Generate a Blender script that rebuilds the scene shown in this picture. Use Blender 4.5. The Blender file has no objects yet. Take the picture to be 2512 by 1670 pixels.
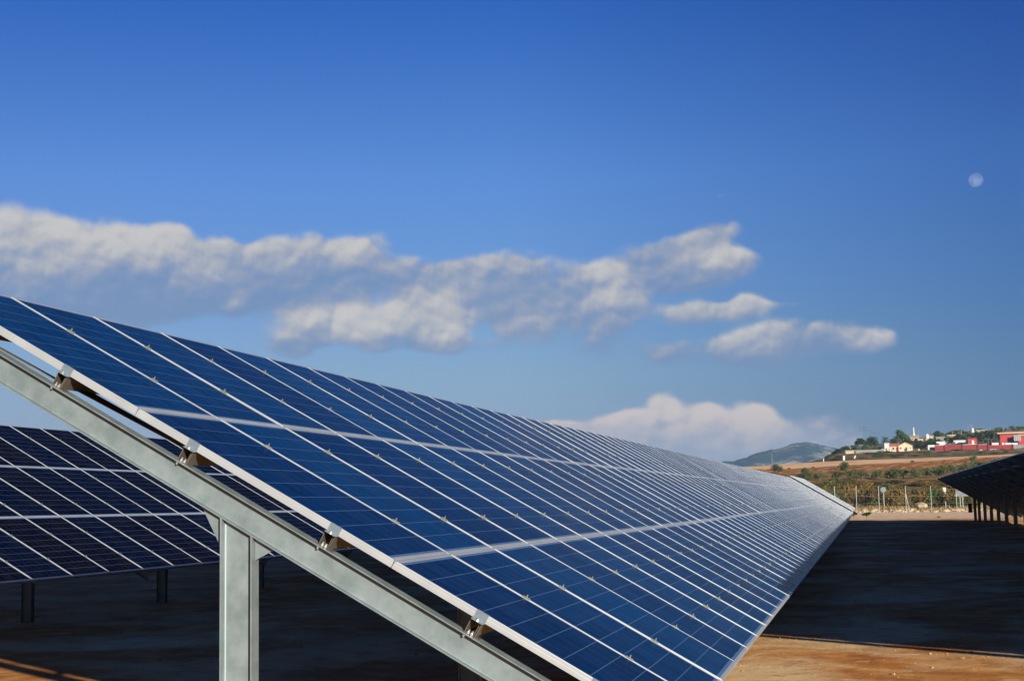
import bpy, math, random
from mathutils import Vector, Matrix
R = random.Random(7)
rad = math.radians

# ------------------------------------------------------------------ camera
scene = bpy.context.scene
FPX, CY, PITCH, ROLL, YAW = 3545.81, 835.13, 0.114141, -0.018957, 0.236832
CAM = Vector((-7.10529, -5.24025, -1.38924))
FW = Vector((math.cos(YAW)*math.cos(PITCH), math.sin(YAW)*math.cos(PITCH), math.sin(PITCH)))
_rt = Vector((math.sin(YAW), -math.cos(YAW), 0)); _up = _rt.cross(FW)
RT = _rt*math.cos(ROLL) + _up*math.sin(ROLL)
UP = -_rt*math.sin(ROLL) + _up*math.cos(ROLL)
cam = bpy.data.cameras.new('camera')
cam.sensor_width = 36.0
cam.lens = FPX/2512*36.0
cam.clip_start = 0.05; cam.clip_end = 30000
co = bpy.data.objects.new('camera', cam)
M = Matrix((RT, UP, -FW)).transposed().to_4x4(); M.translation = CAM
co.matrix_world = M
scene.collection.objects.link(co); scene.camera = co

def ray(u, v):
    return FW + RT*((u-1256)/FPX) - UP*((v-CY)/FPX)
def azel(u, v):
    d = ray(u, v); return math.atan2(d.y, d.x), math.asin(d.z/d.length)

# ------------------------------------------------------------------ light
SUN = Vector((-3.55, -2.50, 1.0)).normalized()
sun_el = math.asin(SUN.z)
sun_az = math.atan2(SUN.x, SUN.y)           # clockwise from +Y
sl = bpy.data.lights.new('sun', 'SUN'); sl.energy = 5.0; sl.angle = rad(0.5); sl.color = (1.0, 0.945, 0.86)
so = bpy.data.objects.new('sun', sl); so.rotation_euler = SUN.to_track_quat('Z', 'Y').to_euler()
so.location = (-20, -20, 20); scene.collection.objects.link(so)
scene.view_settings.view_transform = 'Standard'; scene.view_settings.look = 'None'
scene.view_settings.gamma = 1.0; scene.view_settings.exposure = 1.0
scene.cycles.max_bounces = 6
scene.cycles.use_adaptive_sampling = True

class NT:
    """small node-tree writer"""
    def __init__(s, tree): s.t = tree; s.n = tree.nodes; s.l = tree.links
    def new(s, typ, **kw):
        nd = s.n.new(typ)
        for k, v in kw.items(): setattr(nd, k, v)
        return nd
    def put(s, sock, v):
        if isinstance(v, bpy.types.NodeSocket): s.l.new(v, sock)
        elif v is not None:
            if hasattr(sock.default_value, '__len__') and not isinstance(v, (int, float)) and len(v) == 3 and len(sock.default_value) == 4: v = (*v, 1)
            sock.default_value = v
    def math(s, op, a, b=None, c=None, clamp=False):
        nd = s.new('ShaderNodeMath', operation=op, use_clamp=clamp)
        for i, x in enumerate((a, b, c)):
            if x is not None: s.put(nd.inputs[i], x)
        return nd.outputs[0]
    def vmath(s, op, a, b=None, out=0, scale=None):
        nd = s.new('ShaderNodeVectorMath', operation=op)
        s.put(nd.inputs[0], a)
        if b is not None: s.put(nd.inputs[1], b)
        if scale is not None: s.put(nd.inputs['Scale'], scale)
        return nd.outputs[out]
    def mix(s, f, a, b, mode='MIX', clamp=False):
        nd = s.new('ShaderNodeMix', data_type='RGBA', blend_type=mode)
        nd.clamp_factor = True
        s.put(nd.inputs[0], f); s.put(nd.inputs[6], a); s.put(nd.inputs[7], b)
        return nd.outputs[2]
    def noise(s, vec, scale, detail=3, rough=.5, dist=0, dim='3D', out=0):
        nd = s.new('ShaderNodeTexNoise', noise_dimensions=dim)
        if vec is not None: s.put(nd.inputs['Vector'], vec)
        nd.inputs['Scale'].default_value = scale; nd.inputs['Detail'].default_value = detail
        nd.inputs['Roughness'].default_value = rough; nd.inputs['Distortion'].default_value = dist
        return nd.outputs[out]
    def ramp(s, f, stops, interp='LINEAR'):
        nd = s.new('ShaderNodeValToRGB'); cr = nd.color_ramp; cr.interpolation = interp
        while len(cr.elements) < len(stops): cr.elements.new(0.5)
        for e, (p, c) in zip(cr.elements, stops):
            e.position = p; e.color = (*c, 1) if len(c) == 3 else c
        s.put(nd.inputs[0], f); return nd.outputs[0]
    def maprange(s, v, a, b, c=0., d=1., smooth=False):
        nd = s.new('ShaderNodeMapRange'); nd.interpolation_type = 'SMOOTHSTEP' if smooth else 'LINEAR'
        for i, x in enumerate((v, a, b, c, d)): s.put(nd.inputs[i], x)
        return nd.outputs[0]

# ------------------------------------------------------------------ sky with clouds
# every cloud is a cluster of soft lobes placed by compass direction and elevation
LOBES = [  # x, y, rx, ry, weight, brightness   (in 1/2359ths of the view, turned into azimuth/elevation below)
 (-60,610,130,80,1,.5),(45,592,75,54,1,.60),(125,562,46,42,1,.72),(235,580,78,52,1,.72),(395,556,46,26,1,1.0),(340,610,110,48,.9,.5),(110,670,180,42,1,.05),(430,640,52,40,.5,.85),(210,625,30,16,.3,.9),
 (520,605,80,40,.95,.52),(655,598,90,40,.95,.48),(800,592,80,42,1,.50),(560,660,170,38,.8,.12),(740,645,130,36,.8,.02),(540,684,36,18,.6,.9),(300,695,170,30,.9,.0),(-80,690,120,40,.9,.1),
 (820,668,45,20,.5,.55),(955,640,80,36,.75,.38),(1070,632,75,32,.85,.42),(1185,632,80,38,.95,.48),(1375,630,62,24,.9,.72),(1440,628,22,16,.5,.7),(1265,685,100,42,.7,.25),(1400,705,85,40,.95,.50),(1120,690,110,36,.6,.25),
 (735,735,72,46,1,.88),(860,762,90,34,.95,.78),(985,722,70,40,.95,.72),(1025,762,60,36,.9,.92),(1195,745,70,36,.85,.55),(690,782,60,26,.6,.05),(950,803,90,12,.5,.0),
 (1390,790,100,44,.34,.1),(1080,800,120,14,.2,.1),
 (1510,585,62,34,.85,.42),(1590,560,62,28,.85,.42),(1652,532,46,18,.85,.35),(1650,605,70,34,1,.82),(1545,630,70,26,.65,.1),(1640,645,80,20,.6,.05),(1705,595,36,22,.6,.4),
 (1582,716,44,20,.9,.55),(1655,714,55,18,.8,.45),(1725,698,42,20,.95,.6),(1830,697,55,9,.35,.4),
 (1568,812,62,28,.55,.2),(1698,795,42,26,.95,.62),(1780,788,50,30,.9,.62),(1735,828,72,20,.55,.0),(1875,768,80,30,.8,.22),(1990,782,62,18,.95,.62),(1880,800,90,14,.5,.05),
 (1668,452,24,8,.3,.4),
 (1290,978,46,9,.7,.8),(1395,988,62,24,.9,.66),(1464,968,34,20,1.0,.80),(1540,944,36,24,1.2,1.1),(1630,958,34,20,1.1,.9),(1737,960,42,28,1.2,1.2),(1500,1035,270,34,.95,.38),(1500,1080,330,36,.7,.22),(1720,1035,120,38,.7,.32),
 (1870,1015,100,36,.28,.35),(1860,975,60,16,.3,.5),
 (-700,560,300,60,.8,.4),(-1300,640,260,80,.8,.4),(3300,760,260,50,.7,.4),(4000,600,300,70,.8,.4)]
w = bpy.data.worlds.new('World'); scene.world = w; w.use_nodes = True
T = NT(w.node_tree); T.n.clear()
def cloud_group():
    g = bpy.data.node_groups.new('cloud_field', 'ShaderNodeTree')
    g.interface.new_socket('P', in_out='INPUT', socket_type='NodeSocketVector')
    g.interface.new_socket('F', in_out='OUTPUT', socket_type='NodeSocketFloat')
    g.interface.new_socket('B', in_out='OUTPUT', socket_type='NodeSocketFloat')
    G = NT(g); gi = G.new('NodeGroupInput'); go = G.new('NodeGroupOutput')
    p = gi.outputs[0]
    n1 = G.noise(G.vmath('MULTIPLY', p, (1, 1.5, 1)), 11, 2, .5, 0, out=1)
    p2 = G.vmath('ADD', p, G.vmath('MULTIPLY', G.vmath('SUBTRACT', n1, (.5, .5, .5)), (.03, .018, 0)))
    acc = acb = None
    for (x, y, rx, ry, wt, br) in LOBES:
        rx *= 1.08; ry *= 1.13; br -= .06
        a, e = azel(x*1.06486, y*1.065)
        k = 1.065/FPX
        q = G.vmath('MULTIPLY', G.vmath('SUBTRACT', p2, (a, e, 0)), (1/(rx*k), 1/(ry*k), 0))
        d2 = G.vmath('DOT_PRODUCT', q, q, out=1)
        v = G.math('MULTIPLY', G.math('POWER', .40, d2), wt)
        qy = G.vmath('DOT_PRODUCT', q, (0, .30, 0), out=1)
        bb = G.math('MULTIPLY', G.math('ADD', qy, br), v)
        acc = v if acc is None else G.math('ADD', acc, v)
        acb = bb if acb is None else G.math('ADD', acb, bb)
    bl = G.math('DIVIDE', acb, G.math('ADD', acc, .02))
    acc = G.math('MINIMUM', acc, G.math('MULTIPLY_ADD', acc, .25, .75))
    G.l.new(acc, go.inputs[0]); G.l.new(bl, go.inputs[1]); return g
def fluff(G, p):
    n1 = G.noise(G.vmath('MULTIPLY', p, (1, 1.1, 1)), 30, 1, .5, 0, out=1)
    n2 = G.noise(G.vmath('MULTIPLY', p, (1, 1.1, 1)), 34, 6, .52, .1)
    f = G.math('MULTIPLY', G.math('SUBTRACT', n2, .5), 1.0)
    wv = G.vmath('ADD', G.vmath('MULTIPLY', p, (1, 1.15, 1)), G.vmath('SCALE', G.vmath('SUBTRACT', n1, (.5, .5, .5)), scale=.022))
    for sc_, am in ((22, .50), (60, .20)):
        vo = G.new('ShaderNodeTexVoronoi'); vo.voronoi_dimensions = '2D'; vo.inputs['Scale'].default_value = sc_
        G.put(vo.inputs['Vector'], wv)
        d = G.math('POWER', vo.outputs['Distance'], 1.6)
        f = G.math('MULTIPLY_ADD', G.math('SUBTRACT', .30, d), am, f)
    return f
tc = T.new('ShaderNodeTexCoord'); dvec = T.vmath('NORMALIZE', tc.outputs['Generated'])
sx = T.new('ShaderNodeSeparateXYZ'); T.l.new(dvec, sx.inputs[0])
az = T.math('ARCTAN2', sx.outputs[1], sx.outputs[0]); el = T.math('ARCSINE', sx.outputs[2])
cx = T.new('ShaderNodeCombineXYZ'); T.l.new(az, cx.inputs[0]); T.l.new(el, cx.inputs[1])
grp = cloud_group()
gn = T.new('ShaderNodeGroup'); gn.node_tree = grp; T.put(gn.inputs[0], cx.outputs[0])
fl0 = fluff(T, cx.outputs[0]); fl1 = fluff(T, T.vmath('ADD', cx.outputs[0], (.0022, .0042, 0)))
f0 = T.math('MULTIPLY_ADD', fl0, T.maprange(gn.outputs[0], .02, .30, 0, 1), gn.outputs[0])
sky = T.new('ShaderNodeTexSky', sky_type='NISHITA', sun_disc=False, sun_elevation=sun_el, sun_rotation=sun_az,
            altitude=300, air_density=1.0, dust_density=1.0, ozone_density=1.6)
# the sky's own colour, deepened towards the zenith as a dry clear afternoon shows it
grade = T.ramp(T.maprange(el, 0, 1.2, 0, 1), [(0, (.44, .49, .87)), (.048, (.465, .545, .912)), (.076, (.497, .616, .91)), (.188, (.389, .652, 1.21)), (.283, (.13, .442, 1.134)), (.36, (.08, .34, 1.0)), (1, (.04, .16, .50))])
azg = T.ramp(T.maprange(az, -math.pi, math.pi, 0, 1), [(0, (.35, .4, .5)), (.42, (.40, .52, .68)), (.484, (.44, .60, .76)), (.5376, (1, 1, 1)), (.5907, (.976, .933, .944)), (.68, (.7, .7, .75)), (1, (.35, .4, .5))])
skyc = T.mix(1, sky.outputs[0], grade, 'MULTIPLY')
skyc = T.mix(1, skyc, azg, 'MULTIPLY')
alpha = T.maprange(f0, .15, .66, 0, .97, True)
alpha = T.math('MULTIPLY', alpha, T.maprange(el, .004, .062, .22, 1))
shade = T.math('MULTIPLY_ADD', T.math('SUBTRACT', fl0, fl1), 1.25, gn.outputs[1])
shade = T.math('MULTIPLY_ADD', fl0, .30, shade)
shade = T.maprange(shade, -.08, 1.0, 0, 1, True)
low = T.maprange(el, .055, .085, 1, 0)
ccol = T.ramp(shade, [(0, (1.75, 2.6, 4.3)), (.42, (3.1, 3.5, 4.5)), (.8, (4.7, 4.75, 4.95)), (1, (5.7, 5.6, 5.55))])
lowc = T.mix(shade, (3.0, 3.3, 4.4), (6.1, 5.2, 4.85))
ccol = T.mix(low, ccol, lowc)
alpha = T.math('MULTIPLY', alpha, T.math('MULTIPLY_ADD', shade, .22, .80))
final = T.mix(alpha, skyc, ccol)
bg = T.new('ShaderNodeBackground'); T.put(bg.inputs[0], final); bg.inputs[1].default_value = 0.05
wo = T.new('ShaderNodeOutputWorld'); T.l.new(bg.outputs[0], wo.inputs[0])

# ------------------------------------------------------------------ materials
def material(name):
    m = bpy.data.materials.new(name); m.use_nodes = True
    t = NT(m.node_tree); return m, t, t.n['Principled BSDF']
def plain(name, col, rough=.7, metal=0., var=.12, scale=8., bump=0., spec=.5):
    m, t, b = material(name)
    pos = t.new('ShaderNodeTexCoord').outputs['Object']
    n = t.noise(pos, scale, 4, .6)
    k = t.maprange(n, .3, .7, 1-var, 1+var)
    c = t.vmath('SCALE', tuple(col), scale=k)
    t.put(b.inputs['Base Color'], c); b.inputs['Roughness'].default_value = rough; b.inputs['Metallic'].default_value = metal
    b.inputs['Specular IOR Level'].default_value = spec
    if bump:
        bp = t.new('ShaderNodeBump'); bp.inputs['Strength'].default_value = bump; bp.inputs['Distance'].default_value = .02
        t.put(bp.inputs['Height'], n); t.put(b.inputs['Normal'], bp.outputs[0])
    return m
def m_galv():
    m, t, b = material('galvanised_steel')
    pos = t.new('ShaderNodeNewGeometry').outputs['Position']
    n = t.noise(pos, 9, 5, .6); v = t.new('ShaderNodeTexVoronoi'); v.inputs['Scale'].default_value = 140; t.put(v.inputs['Vector'], pos)
    fine = t.noise(pos, 260, 2, .5)
    c = t.mix(t.maprange(n, .35, .68), (.134, .168, .166), (.190, .226, .226))
    c = t.mix(t.math('MULTIPLY', v.outputs['Color'], .22), c, (.21, .235, .225))
    c = t.mix(t.maprange(fine, .55, .75, 0, .35), c, (.095, .11, .112))
    st = t.noise(t.vmath('MULTIPLY', pos, (30, 30, 2.5)), 1, 3, .6)
    c = t.mix(t.maprange(st, .62, .72, 0, .25), c, (.20, .22, .20))
    t.put(b.inputs['Base Color'], c); b.inputs['Metallic'].default_value = .3
    t.put(b.inputs['Roughness'], t.maprange(n, .3, .7, .42, .6))
    bp = t.new('ShaderNodeBump'); bp.inputs['Strength'].default_value = .12; bp.inputs['Distance'].default_value = .001
    t.put(bp.inputs['Height'], fine); t.put(b.inputs['Normal'], bp.outputs[0]); return m
def m_alu():
    m, t, b = material('anodised_aluminium')
    pos = t.new('ShaderNodeNewGeometry').outputs['Position']
    n = t.noise(t.vmath('MULTIPLY', pos, (1, 1, 1)), 5, 3, .5)
    c = t.mix(t.maprange(n, .3, .7), (.36, .375, .375), (.42, .435, .43))
    t.put(b.inputs['Base Color'], c); b.inputs['Metallic'].default_value = .45; b.inputs['Roughness'].default_value = .42
    return m
def m_panel(name='solar_cells', coat=.85, ca=(.0007, .0130, .058), cb=(.0011, .0240, .086)):
    """6 x 10 polycrystalline cells behind textured glass; uv in cells-of-panel units"""
    m, t, b = material(name)
    uv = t.new('ShaderNodeUVMap').outputs[0]
    sp = t.new('ShaderNodeSeparateXYZ'); t.put(sp.inputs[0], uv); U, V = sp.outputs[0], sp.outputs[1]
    fu = t.math('FRACT', U); fv = t.math('FRACT', V)
    # cell area inside the panel margin
    cu = t.maprange(fu, .010, .990, 0, 6); cv = t.maprange(fv, .012, .988, 0, 10)
    gu = t.math('PINGPONG', t.math('ADD', cu, .5), .5); gv = t.math('PINGPONG', t.math('ADD', cv, .5), .5)   # .5 at a cell's edge
    lu = t.math('GREATER_THAN', gu, .5-.0085); lv = t.math('GREATER_THAN', gv, .5-.0135)
    mu = t.math('LESS_THAN', t.math('PINGPONG', fu, .5), .010); mv = t.math('LESS_THAN', t.math('PINGPONG', fv, .5), .012)
    gap = t.math('MAXIMUM', t.math('MULTIPLY', lu, .55), lv)
    gap = t.math('MAXIMUM', gap, t.math('MULTIPLY', t.math('MAXIMUM', mu, mv), .8))
    bus = t.math('LESS_THAN', t.math('ABSOLUTE', t.math('SUBTRACT', t.math('PINGPONG', cu, .5), .24)), .0065)
    cell = t.vmath('ADD', t.vmath('FLOOR', t.vmath('MULTIPLY', uv, (6, 10, 1))), (.5, .5, 0))
    wn = t.new('ShaderNodeTexWhiteNoise', noise_dimensions='3D')
    oi = t.new('ShaderNodeObjectInfo')
    pid = t.new('ShaderNodeCombineXYZ'); t.put(pid.inputs[2], t.math('MULTIPLY', oi.outputs['Random'], 91.7))
    t.put(wn.inputs['Vector'], t.vmath('ADD', cell, pid.outputs[0]))
    wp = t.new('ShaderNodeTexWhiteNoise', noise_dimensions='3D')
    t.put(wp.inputs['Vector'], t.vmath('ADD', t.vmath('ADD', t.vmath('FLOOR', uv), (.5, .5, 0)), pid.outputs[0]))
    cr = t.noise(t.vmath('ADD', t.vmath('MULTIPLY', uv, (60, 100, 1)), pid.outputs[0]), 1, 2, .5)
    strk = t.noise(t.vmath('MULTIPLY', uv, (95, 5, 1)), 1, 3, .6)
    base = t.mix(wp.outputs['Value'], ca, cb)
    base = t.vmath('SCALE', base, scale=t.math('MULTIPLY_ADD', wn.outputs['Value'], .28, .86))
    base = t.vmath('SCALE', base, scale=t.maprange(cr, .3, .7, .82, 1.18))
    base = t.vmath('SCALE', base, scale=t.maprange(strk, .3, .7, .80, 1.22))
    dn = t.noise(t.vmath('ADD', t.vmath('MULTIPLY', uv, (3, 5, 1)), pid.outputs[0]), 1, 5, .7)
    base = t.mix(t.maprange(dn, .42, .72, 0, .016), base, (.30, .27, .22))
    c = t.mix(t.math('MULTIPLY', bus, .42), base, (.05, .08, .15))
    c = t.mix(t.math('MULTIPLY', gap, .62), c, (.09, .15, .27))
    t.put(b.inputs['Base Color'], c)
    b.inputs['Roughness'].default_value = .5; b.inputs['Specular IOR Level'].default_value = .0
    b.inputs['Coat Weight'].default_value = coat; b.inputs['Coat IOR'].default_value = 1.03
    t.put(b.inputs['Coat Roughness'], t.maprange(t.noise(uv, 3, 3, .6), .3, .7, .13, .22))
    return m
def m_soil(name, kind):
    m, t, b = material(name)
    pos = t.new('ShaderNodeNewGeometry').outputs['Position']
    st = t.vmath('MULTIPLY', pos, (.95, 1.0, 1))
    big = t.noise(st, .35, 4, .55, .6); mid = t.noise(st, 1.6, 5, .62, .4); fine = t.noise(pos, 22, 4, .65); grit = t.noise(pos, 85, 3, .6)
    if kind == 'site':
        c = t.ramp(mid, [(.30, (.32, .105, .020)), (.46, (.47, .17, .034)), (.58, (.57, .25, .064)), (.70, (.70, .42, .16))])
        c = t.mix(t.maprange(big, .46, .62, 0, .75), c, (.78, .56, .29))
        c = t.mix(t.maprange(t.noise(pos, 2.6, 6, .72, .5), .50, .68, 0, .65), c, (.24, .085, .020))
        c = t.mix(t.maprange(t.noise(t.vmath('MULTIPLY', pos, (1, .45, 1)), 4.2, 5, .7), .60, .70, 0, .7), c, (.78, .54, .27))
        c = t.mix(t.maprange(fine, .60, .72, 0, .55), c, (.72, .56, .34))
        c = t.mix(t.maprange(grit, .56, .70, 0, .30), c, (.22, .09, .03))
        px = t.new('ShaderNodeSeparateXYZ'); t.put(px.inputs[0], pos)
        c = t.mix(t.maprange(px.outputs[0], 98, 108, 0, .9), c, t.mix(t.maprange(mid, .35, .65), (.58, .40, .24), (.82, .62, .42)))
        ds = .03
    elif kind == 'scrub':
        c = t.ramp(t.noise(pos, .35, 5, .65), [(.3, (.05, .038, .012)), (.5, (.11, .075, .022)), (.66, (.20, .13, .045)), (.78, (.42, .26, .12))]); ds = .2
    elif kind == 'orchard':
        c = t.ramp(t.noise(pos, .18, 5, .65), [(.3, (.16, .085, .028)), (.48, (.30, .16, .055)), (.6, (.16, .13, .045)), (.70, (.62, .38, .18))]); ds = .2
    elif kind == 'brown':
        sp = t.new('ShaderNodeSeparateXYZ'); t.put(sp.inputs[0], t.vmath('ADD', pos, t.vmath('SCALE', t.noise(pos, .12, 3, .6, out=1), scale=3)))
        row = t.math('SINE', t.math('ADD', t.math('MULTIPLY', sp.outputs[0], .22), t.math('MULTIPLY', sp.outputs[1], 1.25)))
        c = t.ramp(t.noise(pos, .12, 5, .65), [(.3, (.17, .060, .014)), (.5, (.34, .125, .030)), (.7, (.50, .24, .08))])
        c = t.mix(t.maprange(row, .5, 1, 0, .55), c, (.62, .38, .18))
        c = t.mix(t.maprange(t.noise(pos, .5, 4, .7), .56, .68, 0, .6), c, (.08, .06, .02)); ds = .3
    elif kind == 'tan':
        c = t.mix(t.maprange(t.noise(t.vmath('MULTIPLY', pos, (.2, 1, 1)), .12, 4, .6), .35, .65), (.70, .40, .20), (.84, .52, .29)); ds = .1
    else:  # hillside
        c = t.ramp(t.noise(pos, .045, 6, .68), [(.3, (.055, .05, .018)), (.46, (.12, .095, .035)), (.58, (.25, .17, .08)), (.72, (.36, .25, .13))]); ds = .4
    t.put(b.inputs['Base Color'], c); b.inputs['Roughness'].default_value = .95; b.inputs['Specular IOR Level'].default_value = .1
    bp = t.new('ShaderNodeBump'); bp.inputs['Strength'].default_value = .7; bp.inputs['Distance'].default_value = ds
    hh = t.math('MULTIPLY_ADD', fine, .35, mid) if kind == 'site' else fine
    t.put(bp.inputs['Height'], hh); t.put(b.inputs['Normal'], bp.outputs[0]); return m
def m_leaf(name, dark, light, scale=1.1):
    m, t, b = material(name)
    pos = t.new('ShaderNodeNewGeometry').outputs['Position']
    c = t.mix(t.maprange(t.noise(pos, scale, 4, .7), .34, .66), dark, light)
    oi = t.new('ShaderNodeObjectInfo').outputs['Random']
    c = t.vmath('SCALE', c, scale=t.maprange(oi, 0, 1, .75, 1.25))
    t.put(b.inputs['Base Color'], c); b.inputs['Roughness'].default_value = .8; b.inputs['Specular IOR Level'].default_value = .15
    return m
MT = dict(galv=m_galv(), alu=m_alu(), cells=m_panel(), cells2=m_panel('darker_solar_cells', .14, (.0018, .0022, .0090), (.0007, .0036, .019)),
    zinc=plain('zinc_plate', (.20, .25, .28), .38, .5, .12, 60), bolt=plain('bolt_steel', (.55, .56, .53), .3, .8, .1, 90),
    clampm=plain('clamp_steel', (.22, .23, .19), .4, .55, .1, 60),
    backsheet=plain('backsheet', (.035, .038, .042), .7, 0, .05), rust=plain('purlin_steel', (.115, .10, .08), .5, .35, .2, 12),
    box=plain('dark_plastic', (.03, .03, .03), .5),
    soil=m_soil('site_soil', 'site'), scrub=m_soil('scrub_soil', 'scrub'), orchard=m_soil('orchard_soil', 'orchard'), brown=m_soil('ploughed_soil', 'brown'),
    tan=m_soil('bare_soil', 'tan'), hillside=m_soil('hillside_soil', 'hill'),
    pebble=plain('pebble_stone', (.30, .18, .085), .9, 0, .35, 30, .2), rock=plain('pale_rock', (.36, .27, .17), .9, 0, .3, 3, .4), bark=plain('bark', (.10, .07, .045), .9, 0, .3, 6),
    olive=m_leaf('olive_leaves', (.034, .044, .014), (.105, .115, .040)), green=m_leaf('green_leaves', (.020, .040, .010), (.07, .11, .025)),
    dark=m_leaf('dark_leaves', (.010, .020, .006), (.035, .055, .014)), dry=m_leaf('dry_leaves', (.058, .038, .010), (.175, .112, .030)),
    straw=m_leaf('straw', (.15, .10, .035), (.34, .24, .10)),
    steelw=plain('pale_post', (.26, .27, .23), .6, .1, .1), signm=plain('sign_back', (.16, .175, .175), .45, .3, .15, 3), white=plain('white_paint', (.41, .40, .375), .7, 0, .06, 2),
    cream=plain('cream_render', (.44, .37, .235), .85, 0, .1, .8), beige=plain('beige_render', (.33, .26, .17), .85, 0, .12, .8), pinkish=plain('pink_render', (.42, .29, .23), .85, 0, .1, 1),
    grey=plain('grey_block', (.17, .165, .155), .9, 0, .2, 1.2), red=plain('red_render', (.30, .028, .026), .8, 0, .14, .7), darkred=plain('dark_red_wall', (.16, .018, .017), .85, 0, .2, .9),
    tile=plain('roof_tile', (.36, .12, .06), .85, 0, .25, 4), tanroof=plain('tan_roof', (.36, .26, .165), .85, 0, .15, 3), glass=plain('window_pane', (.05, .06, .07), .15), wire=plain('wire', (.05, .05, .055), .6),
    hills=None)

# ------------------------------------------------------------------ mesh helpers
col = scene.collection
class MB:
    def __init__(s): s.v = []; s.f = []; s.mi = []; s.uv = {}
    def poly(s, pts, mi=0, uv=None):
        b = len(s.v); s.v += [tuple(p) for p in pts]; s.f.append(tuple(range(b, b+len(pts)))); s.mi.append(mi)
        if uv: s.uv[len(s.f)-1] = uv
    def box(s, a, b, mi=0, fr=None):
        """box from corner a to corner b; fr maps local (x,y,z) to world"""
        x0, y0, z0 = a; x1, y1, z1 = b
        P = [(x0,y0,z0),(x1,y0,z0),(x1,y1,z0),(x0,y1,z0),(x0,y0,z1),(x1,y0,z1),(x1,y1,z1),(x0,y1,z1)]
        if fr: P = [fr(*p) for p in P]
        k = len(s.v); s.v += [tuple(p) for p in P]
        for q in ((0,3,2,1),(4,5,6,7),(0,1,5,4),(1,2,6,5),(2,3,7,6),(3,0,4,7)): s.f.append(tuple(k+i for i in q)); s.mi.append(mi)
    def prism(s, prof, d, mi=0):
        """closed profile (list of 3D points) swept by vector d"""
        n = len(prof); k = len(s.v); d = Vector(d)
        s.v += [tuple(p) for p in prof] + [tuple(Vector(p)+d) for p in prof]
        s.f.append(tuple(range(k, k+n))[::-1]); s.mi.append(mi); s.f.append(tuple(range(k+n, k+2*n))); s.mi.append(mi)
        for i in range(n): j = (i+1) % n; s.f.append((k+i, k+j, k+n+j, k+n+i)); s.mi.append(mi)
    def tube(s, a, b, r0, r1=None, n=8, mi=0, caps=True):
        a, b = Vector(a), Vector(b); r1 = r0 if r1 is None else r1
        z = (b-a).normalized(); x = z.orthogonal().normalized(); y = z.cross(x); k = len(s.v)
        for c, r in ((a, r0), (b, r1)):
            for i in range(n):
                t = 2*math.pi*i/n; s.v.append(tuple(c + x*math.cos(t)*r + y*math.sin(t)*r))
        for i in range(n): j = (i+1) % n; s.f.append((k+i, k+j, k+n+j, k+n+i)); s.mi.append(mi)
        if caps: s.f.append(tuple(range(k, k+n))[::-1]); s.mi.append(mi); s.f.append(tuple(range(k+n, k+2*n))); s.mi.append(mi)
    def mesh(s, name, mats, smooth=False):
        me = bpy.data.meshes.new(name); me.from_pydata(s.v, [], s.f)
        for m in (mats if isinstance(mats, (list, tuple)) else [mats]): me.materials.append(m)
        me.polygons.foreach_set('material_index', s.mi)
        if s.uv:
            ul = me.uv_layers.new(name='UVMap')
            for fi, uvs in s.uv.items():
                for li, c in zip(me.polygons[fi].loop_indices, uvs): ul.data[li].uv = c
        if smooth: me.polygons.foreach_set('use_smooth', [True]*len(s.f))
        me.update(); return me
    def build(s, name, mats, parent=None, smooth=False):
        return obj(name, s.mesh(name, mats, smooth), parent)
def obj(name, me, parent=None, loc=None, rot=None):
    o = bpy.data.objects.new(name, me); col.objects.link(o)
    if parent is not None:
        o.parent = parent
        if loc is None: o.location = -parent.location if not parent.parent else (0, 0, 0)
    if loc is not None: o.location = Vector(loc) - (parent.location if parent is not None and not parent.parent else Vector((0, 0, 0)))
    if rot is not None: o.rotation_euler = rot
    return o
def tag(o, label=None, cat=None, group=None, kind=None):
    if label: o['label'] = label
    if cat: o['category'] = cat
    if group: o['group'] = group
    if kind: o['kind'] = kind
    return o
def empty(name, loc, label, cat, group=None):
    o = bpy.data.objects.new(name, None); col.objects.link(o); o.location = loc; o.empty_display_size = .2
    return tag(o, label, cat, group)

# ------------------------------------------------------------------ terrain
ZG = -3.085
def u_of(az):
    D = Vector((math.cos(az), math.sin(az), 0)); den = D.dot(FW)
    if den < .2: return 99999 if math.sin(YAW-az) > 0 else -99999
    return 1256 + FPX*D.dot(RT)/den
def hor(u):     # image height of the horizon in direction u
    return 1241 - (u-1256)*.01896
UU = [1000, 1832, 1900, 1980, 2050, 2110, 2200, 2363, 2512, 3200]
YT = {150: [1249]*10,
      205: [1238,1236,1235,1234,1233,1232,1231,1229,1227,1222],
      226: [1186,1184,1183,1182,1181,1180,1178,1174,1171,1162],
      340: [1152,1150.5,1150.5,1148,1143,1139,1135.5,1126,1116,1085],
      430: [1150,1145,1141,1135,1131,1128.5,1126,1120,1113,1075],
      500: [1190,1170,1160,1142,1118,1112,1107,1104.5,1101,1055],
      700: [1205,1200,1192,1155,1106,1097,1082,1058,1048,1022]}
ZK = sorted(YT)
def lerp(a, b, t): return a+(b-a)*t
def tab(xs, ys, x):
    if x <= xs[0]: return ys[0]
    if x >= xs[-1]: return ys[-1]
    for i in range(len(xs)-1):
        if x <= xs[i+1]: return lerp(ys[i], ys[i+1], (x-xs[i])/(xs[i+1]-xs[i]))
def site(x): return ZG + .25*max(0, min(1, (x-5)/105))
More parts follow.
